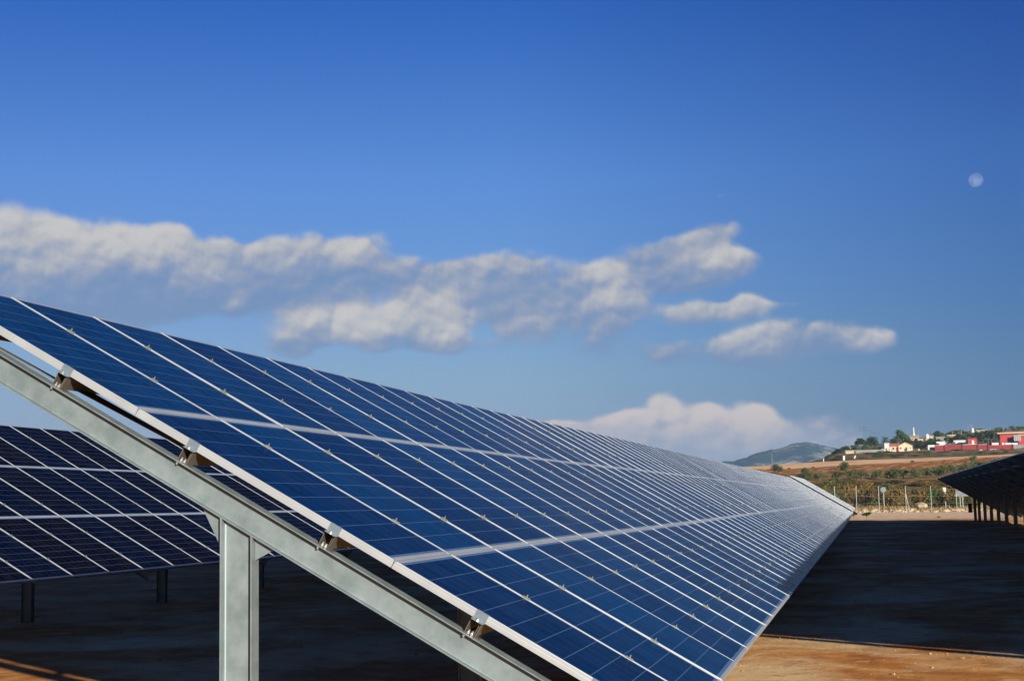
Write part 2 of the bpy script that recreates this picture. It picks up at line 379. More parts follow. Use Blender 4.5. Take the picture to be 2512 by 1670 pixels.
def ground(x, y):
    dx, dy = x-CAM.x, y-CAM.y; az_ = math.atan2(dy, dx); r = math.hypot(dx, dy)
    u = max(1000, min(3200, u_of(az_))) if abs(az_) < 1.6 else (1000 if az_ > 0 else 3200)
    if abs(az_) > 1.3:     # behind the camera: level ground
        return site(x)
    Z = r*math.cos(az_-YAW) if abs(az_-YAW) < 1.2 else r*.36
    if Z <= 128: return site(x)
    h = lambda z_: CAM.z + z_*(hor(u)-tab(UU, YT[z_], u))/FPX
    zs = [128] + ZK + [1100, 6000]
    hs = [site(x)] + [h(k) for k in ZK] + [-10, -30]
    for i in range(len(zs)-1):
        if Z <= zs[i+1]:
            t = (Z-zs[i])/(zs[i+1]-zs[i]); return lerp(hs[i], hs[i+1], t)
    return hs[-1]
def at(u, Z):
    """ground point seen in direction u at depth Z"""
    d = ray(u, hor(u)); d.z = 0; d = d/ d.dot(Vector((math.cos(YAW), math.sin(YAW), 0)))
    x, y = CAM.x + d.x*Z, CAM.y + d.y*Z
    return Vector((x, y, ground(x, y)))
from mathutils import noise as mn
def sheet(name, mat, Z0, Z1, nz, label_rough, u0=-2600, u1=5200, nu=260, edge=0.):
    m = MB(); pts = []
    for i in range(nz+1):
        Z = Z0*(Z1/Z0)**(i/nz)
        for j in range(nu+1):
            u = u0 + (u1-u0)*j/nu
            a = YAW - math.atan((u-1256)/FPX)
            zz = Z
            if i in (0, nz) and edge and not (i == 0 and name == 'x'):
                zz = Z*(1 + edge*(mn.noise(Vector((u*.02, Z*.31, 1)))))
            r = zz/math.cos(a-YAW)
            x, y = CAM.x + r*math.cos(a), CAM.y + r*math.sin(a)
            rough = label_rough*mn.fractal(Vector((x*.11, y*.11, 0)), 1, 2, 4) if label_rough else 0
            z = ground(x, y) + rough*(0 if i in (0, nz) else 1)
            pts.append((x, y, z))
    m.v = pts
    for i in range(nz):
        for j in range(nu):
            k = i*(nu+1)+j; m.f.append((k+nu+1, k+nu+2, k+1, k)); m.mi.append(0)
    return tag(m.build(name, mat, smooth=True), kind='structure')
# site ground: one level sheet round the arrays and the camera
def site_sheet():
    m = MB(); xs = [-400, -150, -60] + [i for i in range(-30, 60, 1)] + list(range(60, 126, 3)) ; ys = [-400, -150, -60, -40]+[i*.75 for i in range(-40, 34)]+[30, 45, 80, 150, 400]
    for x in xs:
        for y in ys:
            m.v.append((x, y, site(x) + (.045*mn.fractal(Vector((x*.35, y*.35, 3)), 1, 2, 3) if -25 < x < 125 and -28 < y < 24 else 0)))
    n = len(ys)
    for i in range(len(xs)-1):
        for j in range(n-1): k = i*n+j; m.f.append((k, k+n, k+n+1, k+1)); m.mi.append(0)
    return tag(m.build('ground', MT['soil'], smooth=True), kind='structure')
site_sheet()
sheet('gravel_verge', MT['soil'], 118, 150, 10, .10)
sheet('scrubland', MT['scrub'], 150, 226, 22, .25)
sheet('orchard_ground', MT['orchard'], 226, 286, 8, .2)
sheet('ploughed_field', MT['brown'], 286, 340, 10, .3)
sheet('bare_field', MT['tan'], 340, 430, 10, .05)
sheet('hillside', MT['hillside'], 430, 760, 30, 1.1)
sheet('far_plain', MT['hillside'], 760, 14000, 16, 0, nu=80)

# ------------------------------------------------------------------ solar arrays
TAU = 0.519606; CT, ST = math.cos(TAU), math.sin(TAU)
PW, PX, LL, LP = .990, 1.010, 1.660, 1.66464
FH = .042
PUR = [.50, 1.16, 2.03, 2.95, 3.845, 4.515]
FS = 4.54
def panel_mesh(cm='cells'):
    m = MB(); lip = .027; lx, ly = .0130, .0255
    m.poly([(lx, -LL+ly, -.0018), (PW-lx, -LL+ly, -.0018), (PW-lx, -ly, -.0018), (lx, -ly, -.0018)], 0, [(0,0),(1,0),(1,1),(0,1)])
    m.poly([(lx, -ly, -.009), (PW-lx, -ly, -.009), (PW-lx, -LL+ly, -.009), (lx, -LL+ly, -.009)], 1, [(0,0)]*4)
    jb = [(.42, -.16, -.028), (.57, -.06, -.0095)]
    m.box(*jb, mi=2)
    return m.mesh('solar_panel', [MT[cm], MT['backsheet'], MT['box']])
LX, LY = .0135, .026
def frame_part(m, x0, y0, mi=0, ox=None):
    """aluminium frame ring: outer step, lip and side with a shallow groove; lips narrower on the long sides"""
    f = ox or (lambda x, y, z: (x, y, z))
    def ring(t0, z0, t1, z1):
        a0, b0 = t0*LX, t0*LY; a1, b1 = t1*LX, t1*LY
        A = [(a0, -b0), (PW-a0, -b0), (PW-a0, -LL+b0), (a0, -LL+b0)]; B = [(a1, -b1), (PW-a1, -b1), (PW-a1, -LL+b1), (a1, -LL+b1)]
        for i in range(4):
            j = (i+1) % 4
            m.poly([f(x0+A[i][0], y0+A[i][1], z0), f(x0+A[j][0], y0+A[j][1], z0), f(x0+B[j][0], y0+B[j][1], z1), f(x0+B[i][0], y0+B[i][1], z1)], mi)
    ring(0, -FH, 0, -.020); ring(0, -.020, .06, -.018); ring(.06, -.018, .06, -.004); ring(.06, -.004, .12, -.0022); ring(.12, -.0022, .33, -.0022); ring(.33, -.0022, .36, 0)
    ring(.36, 0, .96, 0); ring(.96, 0, 1, -.0022); ring(0, -FH, 1.3, -FH); ring(1, -FH, 1, -.0095)
def frame_mesh():
    m = MB(); frame_part(m, 0, 0); return m.mesh('panel_frame', MT['alu'])
ME_PANEL, ME_FRAME = panel_mesh(), frame_mesh(); ME_PANEL2 = panel_mesh('cells2')
def clamp_into(m, f):
    """mid clamp: bent plate over both frames, wings in the gap, bolt and nut (origin on the seam, z up)"""
    m.box((-.016, -.024, .0005), (.016, .024, .0035), 0, f)
    m.box((-.016, -.024, .0035), (-.0135, .024, .0065), 0, f); m.box((.0135, -.024, .0035), (.016, .024, .0065), 0, f)
    m.box((-.009, -.022, -.04), (-.006, .022, .0005), 0, f); m.box((.006, -.022, -.04), (.009, .022, .0005), 0, f)
    a, b = Vector(f(0, 0, -.035)), Vector(f(0, 0, .024)); m.tube(a, b, .004, n=6)
    a, b = Vector(f(0, 0, .0035)), Vector(f(0, 0, .0105)); m.tube(a, b, .008, n=6)
mcl = MB(); clamp_into(mcl, lambda x, y, z: (x, y, z)); ME_CLAMP = mcl.mesh('clamp', MT['clampm'])
def ibeam_prof(h, w_, tf, tw, c, rr=.008):
    """I section outline in (x, height) with small fillets, centred on x=c, top at 0"""
    a = w_/2; b = tw/2
    right = [(c+a, 0), (c+a, -tf), (c+b+rr, -tf), (c+b+rr*.3, -tf-rr*.3), (c+b, -tf-rr), (c+b, -h+tf+rr), (c+b+rr*.3, -h+tf+rr*.3), (c+b+rr, -h+tf), (c+a, -h+tf), (c+a, -h)]
    return right + [(2*c-x, z) for x, z in reversed(right)]

def solar_array(name, label, x0, ncol, y0, z0, zt, zb, near_cols, gable_end, post_h=None, detail=True, cm='cells', purl_ext=.0):
    """one bolted-together table: panels, frames, purlins, rafters, posts, clamps"""
    base = Vector((x0, y0-2.02, site(x0)+z0 if z0 > .1 else site(x0)))
    root = empty(name, base, label, 'solar array')
    def tilt(x):
        t_, b_ = zt(x), zb(x); return math.asin(max(-1, min(1, (t_-b_)/(3*LP))))
    def fr(x):     # slope frame at x: f(xx, down, n)
        a = tilt(x); ca, sa = math.cos(a), math.sin(a); bz = zb(x); by = y0 - 3*LP*CT
        ty, tz = by + 3*LP*ca, bz + 3*LP*sa
        return lambda xx, l, n: Vector((xx, ty - l*ca - n*sa, tz - l*sa + n*ca)), a
    stuff_p, stuff_f, stuff_c = MB(), MB(), MB()
    for c in range(ncol):
        x = x0 + c*PX; f, a = fr(x+.5)
        for r in range(3):
            if near_cols[0] <= c < near_cols[1] and (c-near_cols[0])*3+r < 100:
                p = obj('solar_panel', ME_PANEL if cm == 'cells' else ME_PANEL2, root, f(x, r*LP, 0), (a + R.gauss(0, .0012), R.gauss(0, .0012), 0))
                fo = obj('panel_frame', ME_FRAME, p)
            else:
                g = lambda px, py, pz, f=f: f(px, -py, pz); da = R.gauss(0, .0006); db = R.gauss(0, .0006)
                y_ = r*LP; l, ly = .0130, .0255
                hz = lambda px, py: -.0018 + da*(py+y_+LL/2) + db*(px-x-PW/2)
                q = [(x+l, -y_-LL+ly), (x+PW-l, -y_-LL+ly), (x+PW-l, -y_-ly), (x+l, -y_-ly)]
                stuff_p.poly([g(px, py, hz(px, py)) for px, py in q], 0, [(c, r), (c+1, r), (c+1, r+1), (c, r+1)])
                stuff_p.poly([g(px, py, -.009) for px, py in q[::-1]], 1, [(0, 0)]*4)
                if c < near_cols[1]+400: frame_part(stuff_f, x, -y_, 0, g)
        if c > 0:
            for li, l in enumerate(PUR):
                if near_cols[0] <= c < near_cols[1] and (c-near_cols[0])*6+li < 100 + (6 if c == 0 else 0) and detail:
                    obj('clamp', ME_CLAMP, root, f(x-.01, l, 0), (a, 0, 0))
                elif detail and (c-near_cols[1]) < 45:
                    clamp_into(stuff_c, lambda px, py, pz, f=f, x=x, l=l: f(x-.01+px, l-py, pz))
    if stuff_p.f:
        tag(stuff_p.build('solar_panel', [MT[cm], MT['backsheet']], root), 'blue panels further along the row', kind='stuff')
        tag(stuff_f.build('panel_frame', MT['alu'], root), 'panel frames further along the row', kind='stuff')
    if stuff_c.f: tag(stuff_c.build('clamp', MT['clampm'], root), 'clamps further along the row', kind='stuff')
    # purlins: open box section under the frames
    xe = x0 + ncol*PX - .02
    stations = [x0 - purl_ext]
    k = 1
    while x0 + k*FS < xe - 1: stations.append(x0 + k*FS); k += 1
    stations.append(xe)
    hp = .088; wp = .056; tk = .004; top = -FH-.0005
    for l in PUR:
        m = MB(); prof = [(-wp/2, top), (wp/2, top), (wp/2, top-hp), (wp/2-.014, top-hp), (wp/2-.014, top-hp+tk), (wp/2-tk, top-hp+tk), (wp/2-tk, top-tk), (-wp/2+tk, top-tk), (-wp/2+tk, top-hp+tk), (-wp/2+.014, top-hp+tk), (-wp/2+.014, top-hp), (-wp/2, top-hp)]
        n = len(prof)
        for xs in stations:
            f, a = fr(xs)
            for (pl, pn) in prof: m.v.append(tuple(f(xs, l+pl, pn)))
        for i in range(len(stations)-1):
            for j in range(n): j2 = (j+1) % n; m.f.append((i*n+j, i*n+j2, (i+1)*n+j2, (i+1)*n+j)); m.mi.append(0)
        for e, b in ((0, 0), (1, (len(stations)-1)*n)):
            for q in ((0, 1, 6, 7), (0, 7, 8, 11), (1, 2, 5, 6), (8, 9, 10, 11), (2, 3, 4, 5)):
                m.f.append(tuple(b+i for i in q)); m.mi.append(0)
        m.build('purlin', MT['rust'], root)
    # rafters, posts, gussets
    bt = top-hp-.0005; hb = .142
    nf = len(stations)-1
    for k in range(nf+1):
        xs = x0 + k*FS if k < nf else xe-.08
        c = xs + .0265; f, a = fr(xs)
        m = MB(); prof = ibeam_prof(hb, .090, .0056, .0047, c, .004)
        m.prism([f(px, -.12 if k else -.12, bt+pz) for px, pz in prof], f(c, 4.88, 0)-f(c, -.12, 0))
        m.build('rafter', MT['galv'], root)
        # post
        py0, py1 = y0-1.93, y0-2.11
        gz = lambda y_: min(site(xs), ZG+.6)
        bz = lambda y_: f(0, 0, 0).z + ((y_-f(0, 0, 0).y)*math.sin(a) + (bt-hb))/math.cos(a)
        g0 = site(xs) - .25 + z0
        pw = .0455
        m = MB()
        for (ya, yb) in ((py0, py0-.008), (py1+.008, py1)):
            q = [(c-pw, ya, g0), (c+pw, ya, g0), (c+pw, yb, g0), (c-pw, yb, g0)]
            kk = len(m.v); m.v += q + [(x_, y_, bz(y_)-.0005) for x_, y_, _ in q]
            for F in ((0,3,2,1),(4,5,6,7),(0,1,5,4),(1,2,6,5),(2,3,7,6),(3,0,4,7)): m.f.append(tuple(kk+i for i in F)); m.mi.append(0)
        ya, yb = py0-.008, py1+.008; tw = .0027
        prof = [(c-tw-.009, ya), (c+tw+.009, ya), (c+tw+.003, ya-.003), (c+tw, ya-.009), (c+tw, yb+.009), (c+tw+.003, yb+.003), (c+tw+.009, yb), (c-tw-.009, yb), (c-tw-.003, yb+.003), (c-tw, yb+.009), (c-tw, ya-.009), (c-tw-.003, ya-.003)]
        kk = len(m.v); n = len(prof)
        m.v += [(px, py, g0) for px, py in prof] + [(px, py, bz(py)-.001) for px, py in prof]
        for i in range(n): j = (i+1) % n; m.f.append((kk+i, kk+j, kk+n+j, kk+n+i)); m.mi.append(0)
        post = m.build('post', MT['galv'], root)
        # gusset plates either side of the post
        for pts in ([(y0-1.800, bz(y0-1.800)-.001), (py0-.0005, bz(py0)-.001), (py0-.0005, bz(py0)-.185)],
                    [(py1+.0005, bz(py1)-.001), (y0-2.225, bz(y0-2.225)-.001), (py1+.0005, bz(py1)-.125)]):
            if k > 8 and not gable_end: break
            m = MB(); m.prism([(c-.005, p[0], p[1]) for p in pts], (.010, 0, 0)); 
            if pts[1][0] < py1:    # weld bead
                for i in range(9): zz = bz(py1)-.12+.012*i; m.tube((c-.006, py1-.002, zz), (c-.008, py1-.004, zz+.011), .003, .004, 5)
            m.build('gusset', MT['galv'], root)
    if gable_end:
        f, a = fr(x0)
        for pts in ([(-.02, .02), (.165, 1.14), (.205, 1.14), (.11, .50), (.03, .02)], [(.185, 1.14), (.35, 1.83), (.43, 2.02), (.47, 2.02), (.425, 1.75), (.355, 1.14)]):
            m = MB(); m.prism([f(px, pl, -.133) for px, pl in pts], f(0, 0, .006)-f(0, 0, 0)); m.build('brace', MT['rust'], root)
        for i, l in enumerate(PUR):
            m = MB(); lc = l + (.015 if i != 2 else .015)
            m.box((-.0035, lc-.034, -FH-.004), (-.0008, lc+.034, .0035), 0, lambda x, ll, n: f(x0+x, ll, n))
            m.box((-.0008, lc-.034, .0008), (.012, lc+.034, .0035), 0, lambda x, ll, n: f(x0+x, ll, n))
            m.box((-.03, lc-.036, -FH-.0065), (-.0008, lc+.03, -FH-.004), 0, lambda x, ll, n: f(x0+x, ll, n))
            e = m.build('end_clamp', MT['zinc'], root)
            m = MB(); m.tube(f(x0-.015, lc-.006, -FH-.004), f(x0-.015, lc-.006, -FH+.012), .005, n=6); m.tube(f(x0-.015, lc-.006, -FH-.004), f(x0-.015, lc-.006, -FH+.004), .009, n=6)
            m.build('bolt', MT['bolt'], e)
            # cleat angle beside the purlin and the bolts that hold it to the rafter
            m = MB(); b0 = bt+.0008
            m.box((-.008, l+wp/2+.006, b0), (.052, l+wp/2+.010, b0+.080), 0, lambda x, ll, n: f(x0+x, ll, n))
            m.box((-.008, l+wp/2+.010, b0), (.052, l+wp/2+.030, b0+.004), 0, lambda x, ll, n: f(x0+x, ll, n))
            m.box((-.006, l-.016, b0+.0002), (.05, l+.016, b0+.003), 0, lambda x, ll, n: f(x0+x, ll, n))
            m.build('cleat', MT['rust'], root)
            for dl in (-.008, .013):
                m = MB(); m.tube(f(x0+.006, l+dl, b0+.003), f(x0+.006, l+dl, b0+.012), .0095, n=6); m.tube(f(x0+.006, l+dl, b0+.01), f(x0+.006, l+dl, b0+.024), .0055, n=6)
                if dl < 0: m.tube(f(x0+.0, l+dl-.012, bt-.0075), f(x0+.0, l+dl-.012, bt-.016), .0095, n=6); m.tube(f(x0, l+dl-.012, bt-.016), f(x0, l+dl-.012, bt-.024), .005, n=6)
                m.build('bolt', MT['bolt'], root)
    return root
H3 = 3*LP*ST
ztA = lambda x: tab([0, 12, 23, 46, 98, 121], [0, .0, .045, .09, .28, .36], x)
zbA = lambda x: -H3 + tab([0, 40, 65, 98, 121], [0, 0, .03, .19, .24], x)
A = solar_array('solar_array', 'long sunlit row of blue solar panels filling the foreground on a galvanised frame', 0, 97, 0, 0, ztA, zbA, (0, 34), True)
B = solar_array('solar_array', 'short raised solar table at the far end of the long foreground row', 98.35, 22, 0, 0, lambda x: ztA(x)+.15, lambda x: zbA(x)+.15, (0, 0), False, detail=False)
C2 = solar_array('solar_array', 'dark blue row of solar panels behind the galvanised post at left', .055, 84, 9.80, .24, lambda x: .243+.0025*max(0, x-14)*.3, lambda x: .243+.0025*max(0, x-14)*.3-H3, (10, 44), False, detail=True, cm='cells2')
D = solar_array('solar_array', 'black underside of a solar row on posts at the right edge', 2.3, 89, -10.08, 0, lambda x: -.012+.0002*x, lambda x: -H3-.012+.0002*x, (41, 75), False, detail=False)
# connection box on the last post of the right-hand row
m = MB(); m.box((91.75, -11.90, -2.35), (92.0, -11.66, -1.75)); m.build('junction_box', MT['box'], D)

# ------------------------------------------------------------------ plants
def leaf_cloud(n, rx, ry, rz, size, seed, lobes=9, droop=0., cz=0.):
    """many small leaf clumps spread through an uneven crown"""
    r = random.Random(seed); m = MB(); cs = []
    for i in range(lobes):
        a = r.uniform(0, 2*math.pi); e = r.uniform(-.5, 1); d = r.uniform(.25, .72)
        cs.append((Vector((math.cos(a)*rx*d*(1-.4*abs(e)), math.sin(a)*ry*d*(1-.4*abs(e)), e*rz*.62)), r.uniform(.30, .52)))
    for i in range(n):
        c, s_ = r.choice(cs)
        v = Vector((r.gauss(0, 1), r.gauss(0, 1), r.gauss(0, 1))).normalized()*(r.random()**.45)
        p = c + Vector((v.x*rx*s_, v.y*ry*s_, v.z*rz*s_*1.05)); p.z += cz
        s2 = size*r.uniform(.5, 1.3)
        t = Vector((r.gauss(0, 1), r.gauss(0, 1), r.gauss(0, .8))).normalized(); b = t.cross(Vector((r.gauss(0, 1), r.gauss(0, 1), r.gauss(0, 1)))).normalized()
        m.poly([p-t*s2, p-b*s2*.55, p+t*s2, p+b*s2*.6])
    return m
def trunk_mb(h, r0, rx, seed, stems=1):
    r = random.Random(seed); m = MB()
    for s_ in range(stems):
        p = Vector((r.uniform(-.1, .1)*stems, r.uniform(-.1, .1)*stems, -.3)); q = Vector((p.x+r.uniform(-.2, .2)*h*.4, p.y+r.uniform(-.2, .2)*h*.4, h*.55))
        m.tube(p, q, r0, r0*.65, 7)
        for i in range(4):
            a = r.uniform(0, 6.28); e = q + Vector((math.cos(a)*rx*.6, math.sin(a)*rx*.6, h*r.uniform(.2, .45))); m.tube(q, e, r0*.5, r0*.12, 5)
    return m
PROTO = {}
def proto(kind):
    if kind in PROTO: return PROTO[kind]
    spec = dict(olive=(1500, 1.6, 1.6, 1.25, .13, 'olive', 1.15, .14), round=(1700, 2.6, 2.6, 2.2, .20, 'green', 3.2, .22), darkt=(1700, 2.8, 2.8, 2.0, .2, 'dark', 2.8, .22),
                tall=(2200, 3.2, 3.0, 4.6, .26, 'green', 5.2, .3), shrub=(1000, 1.5, 1.5, 1.3, .12, 'dry', 1.3, .06), shrub2=(1000, 1.4, 1.4, 1.5, .12, 'olive', 1.5, .06), shrub3=(900, 1.5, 1.4, 1.2, .12, 'green', 1.2, .06),
                bush=(700, .6, .6, .42, .06, 'dry', .4, .02), thin=(420, 1.0, 1.0, 1.6, .10, 'dry', 1.8, .05))[kind]
    n, rx, ry, rz, sz, mat, cz, tr = spec
    out = []
    for s_ in range(3):
        lc = leaf_cloud(n, rx, ry, rz, sz, hash(kind) % 97 + s_ if False else sum(map(ord, kind))+s_, cz=cz)
        tm = trunk_mb(cz, tr, rx, s_+5, 3 if kind.startswith('shrub') or kind in ('bush', 'thin') else 1)
        out.append((lc.mesh('crown', MT[mat]), tm.mesh('trunk', MT['bark'])))
    PROTO[kind] = out; return out
def plant(kind, loc, s, label, cat, name, group=None, sz=None, sink=0.):
    cm, tm = R.choice(proto(kind))
    e = empty(name, Vector(loc)-Vector((0, 0, sink)), label, cat, group)
    e.rotation_euler = (0, 0, R.uniform(0, 6.28)); e.scale = (s, s, sz or s)
    for nm, me in (('crown', cm), ('trunk', tm)):
        o = bpy.data.objects.new(nm, me); col.objects.link(o); o.parent = e
    return e

HGT = {'olive': 2.2, 'round': 5.0, 'darkt': 4.5, 'tall': 9.2, 'shrub': 2.45, 'shrub2': 2.8, 'shrub3': 2.3, 'bush': .75, 'thin': 3.2}; WID = {'olive': 2.6, 'round': 4.4, 'darkt': 4.7, 'tall': 5.2, 'shrub': 2.5, 'shrub2': 2.4, 'shrub3': 2.4, 'bush': 1.0, 'thin': 1.7}
def zfor(u, y, z0=226, z1=700):
    """depth at which the ground in direction u is seen at height y"""
    best = z0
    for i in range(96):
        Z = z0+(z1-z0)*i/95; p = at(u, Z); v = hor(u) - (p.z-CAM.z)/Z*FPX
        if v <= y: return Z
        best = Z
    return best
def grow(kind, u, Z, hpx, wpx, label, cat='tree', name='tree', group=None, sink=.15):
    """a plant hpx high and wpx wide as seen in the photo from the ground at (u, Z)"""
    k = Z/FPX; sz = hpx*k/HGT[kind]; sx = wpx*k/WID[kind]
    return plant(kind, at(u, Z), sx, label, cat, name, group, sz, sink*sz)
# scrub beyond the fence
SCR = {'shrub': ('brown leafy shrub in the scrub belt beyond the wire fence', 'brown shrubs in the scrub belt'), 'thin': ('thin dry brown bush in the scrub belt beyond the wire fence', 'thin dry bushes in the scrub belt'),
       'shrub2': ('olive green shrub in the scrub belt beyond the wire fence', 'olive green shrubs in the scrub belt'), 'shrub3': ('darker green shrub in the scrub belt beyond the wire fence', 'dark green shrubs in the scrub belt')}
for i in range(185):
    Z = R.uniform(153, 214) if i < 140 else R.uniform(206, 224); u = R.uniform(1930, 2600)
    p = at(u, Z); k = R.choice(['shrub', 'shrub', 'shrub', 'thin', 'thin', 'shrub2', 'shrub3'])
    top = R.uniform(1172, 1184) if i >= 140 else (R.uniform(1180, 1216) if R.random() < .7 else R.uniform(1205, 1225))
    v0 = hor(u) - (p.z-CAM.z)/Z*FPX; h = max(10, v0-top)
    grow(k, u, Z, h, R.uniform(34, 62) if k != 'thin' else R.uniform(20, 34), SCR[k][0], 'shrub', 'shrub', SCR[k][1])
grow('olive', 2180, 158, 62, 62, 'large rounded olive green tree just behind the fence near the round sign', 'tree', 'olive_tree')
# dry grass along the fence
g = MB(); rg = random.Random(3)
for i in range(6500):
    Z = rg.choice([rg.uniform(142, 151), rg.uniform(145, 149), rg.uniform(150, 190)]); p = at(rg.uniform(1900, 2620), Z)
    h = rg.uniform(.15, .6)*(.5+.9*abs(mn.noise(Vector((p.x*.3, p.y*.3, 2))))); a = rg.uniform(0, 6.28); d = Vector((math.cos(a), math.sin(a), 0))*.07; l = Vector((rg.uniform(-.2, .2), rg.uniform(-.2, .2), h))
    g.poly([p-d, p+d, p+l])
tag(g.build('dry_grass', MT['straw']), 'dry straw coloured grass along the fence and among the scrub', 'grass', kind='stuff')
# olive rows on the terrace above
ol = [(1902,1180,22,30),(1926,1181,18,26),(1990,1181,26,34),(2012,1179,22,34),(2062,1180,24,36),(2092,1178,26,36),(2120,1178,24,30),(2153,1176,22,28),(2190,1177,30,40),(2219,1176,24,36),(2253,1173,25,36),(2285,1172,22,30),(1965,1183,18,24),(2316,1170,24,30)]
ol.sort(); ORD = 'first second third fourth fifth sixth seventh eighth ninth tenth eleventh twelfth thirteenth fourteenth fifteenth sixteenth seventeenth'.split()
for i, (u, y, hp, wp) in enumerate(ol):
    lab = {0: 'leftmost small olive tree showing above the end of the long array'}.get(i, ORD[i]+' olive tree from the left in the row at the foot of the ploughed field')
    grow('olive', u+R.uniform(-3, 3), R.uniform(229, 240), hp, wp, lab, 'tree', 'olive_tree', 'olive trees in a row below the ploughed field')
for i in range(17):
    u = 2262+i*14
    grow('olive', u, zfor(u, 1166-i*1.3)+R.uniform(-6, 6), 17+i*.4, 24, ORD[i]+' pale olive tree from the left in the upper line above the right-hand array', 'tree', 'olive_tree', 'olive trees in the upper line')
for u, y, hp, wp, lab in ((2072, 1159, 24, 27, 'large olive tree standing alone in the ploughed field, half hidden by another crown'), (2077, 1150, 18, 21, 'olive crown rising directly behind the large lone olive tree'), (1911, 1159, 20, 31, 'round olive tree on the ploughed field nearest the end of the long array'),
                     (1979, 1164, 17, 22, 'small round olive tree between the two bigger ones on the ploughed field'), (2391, 1136, 18, 22, 'olive tree at the tan field edge above the right-hand array')):
    grow('olive', u, zfor(u, y), hp, wp, lab, 'tree', 'olive_tree')
for i in range(24):
    u = R.uniform(1880, 2500); grow('bush', u, R.uniform(286, 338), R.uniform(3, 6), R.uniform(6, 13), 'low dry tuft on the ploughed field', 'shrub', 'shrub', 'low dry tufts on the ploughed field')
grow('darkt', 2123, 113, 17, 28, 'dark low bush on the gravel strip in front of the fence', 'shrub', 'shrub')
grow('darkt', 2093, 117, 15, 22, 'dark low bush under the far end of the long array', 'shrub', 'shrub')
grow('bush', 2300, 108, 6, 12, 'tiny dry bush on the gravel strip left of the far posts', 'shrub', 'shrub')
# hedge and trees round the houses
def tr(kind, u, Z, ytop, wpx, lab, name='tree', group=None):
    p = at(u, Z); v0 = hor(u) - (p.z-CAM.z)/Z*FPX
    return grow(kind, u, Z, max(5, v0-ytop), wpx, lab, 'tree' if name == 'tree' else 'shrub', name, group)
for i in range(62):
    u = R.uniform(2040, 2290) if i < 46 else R.uniform(2290, 2510); Z = R.uniform(438, 486)
    grow(R.choice(['shrub', 'shrub3', 'shrub']), u, Z, R.uniform(4, 8), R.uniform(12, 26), 'dark bush in the hedge between the tan field and the houses', 'shrub', 'shrub', 'hedge bushes below the houses')
for i, (u, yt, wp) in enumerate(((2052, 1107, 18), (2062, 1100, 20), (2071, 1094, 22), (2080, 1094, 18), (2088, 1098, 16), (2100, 1092, 20), (2128, 1094, 22), (2150, 1094, 20), (2165, 1096, 16))):
    tr('darkt' if u < 2090 else 'round', u, 506+R.uniform(0, 8), yt, wp, ORD[i]+' bushy tree from the left in the dark clump above the grey wall', group='clump of trees above the grey wall')
tr('darkt', 2116, 530, 1072, 30, 'round dark tree standing left of the other trees by the grey wall')
tr('darkt', 2146, 534, 1071, 32, 'wide dark tree behind the grey wall, second from the left')
tr('round', 2213, 540, 1056, 32, 'tall leaning green tree behind the cream house, highest of all')
tr('round', 2228, 541, 1067, 28, 'lower right half of the green trees behind the cream house')
tr('darkt', 2199, 530, 1076, 20, 'dark round tree just left of the tallest tree')
tr('darkt', 2253, 545, 1076, 16, 'small round tree in front of the beige house below the mast')
for i in range(40):
    u = R.uniform(2238, 2306); tr('darkt', u, R.uniform(505, 552), 1080+R.uniform(-2, 12), R.uniform(12, 20), 'dark tree between the cream house and the red wall', group='dark trees between the houses')
for i in range(44):
    u = R.uniform(2290, 2468); tr(R.choice(['darkt', 'round', 'darkt']), u, R.uniform(536, 625), 1078-(u-2296)*.13+R.uniform(-5, 8), R.uniform(14, 24), 'dark green tree on the slope behind the red wall', group='trees behind the red wall')
tr('darkt', 2309, 600, 1057, 26, 'broad dark tree on the ridge left of the flat-roofed building')
tr('darkt', 2331, 600, 1060, 16, 'smaller round tree just left of the flat-roofed building')
for i in range(24):
    u = R.uniform(2330, 2525); tr(R.choice(['olive', 'shrub3']), u, R.uniform(650, 704), (1057-(u-2330)*.065)+R.uniform(-2, 4), R.uniform(8, 18), 'low bush on the dry ridge above the houses', name='shrub', group='bushes on the ridge')
# palm
def palm(p, h, lab):
    e = empty('palm_tree', p, lab, 'tree'); m = MB(); m.tube((0, 0, -.3), (0, 0, h), .22, .16, 8); o = m.build('trunk', MT['bark']); o.parent = e
    m = MB(); r = random.Random(4)
    for i in range(60):
        a = r.uniform(0, 6.28); e0 = r.uniform(-.2, 1.2); L = r.uniform(1.5, 2.3); prev = Vector((0, 0, h)); d = Vector((math.cos(a)*math.cos(e0), math.sin(a)*math.cos(e0), math.sin(e0))); sd = Vector((-math.sin(a), math.cos(a), 0))*.16
        for k in range(4):
            nx = prev + d*L/4; d = (d + Vector((0, 0, -.28))).normalized(); m.poly([prev-sd, prev+sd, nx+sd*.8, nx-sd*.8]); prev = nx
    o = m.build('crown', MT['green']); o.parent = e
palm(at(2178, 530), 3.4, 'feathery palm tree between the dark trees and the tallest tree')

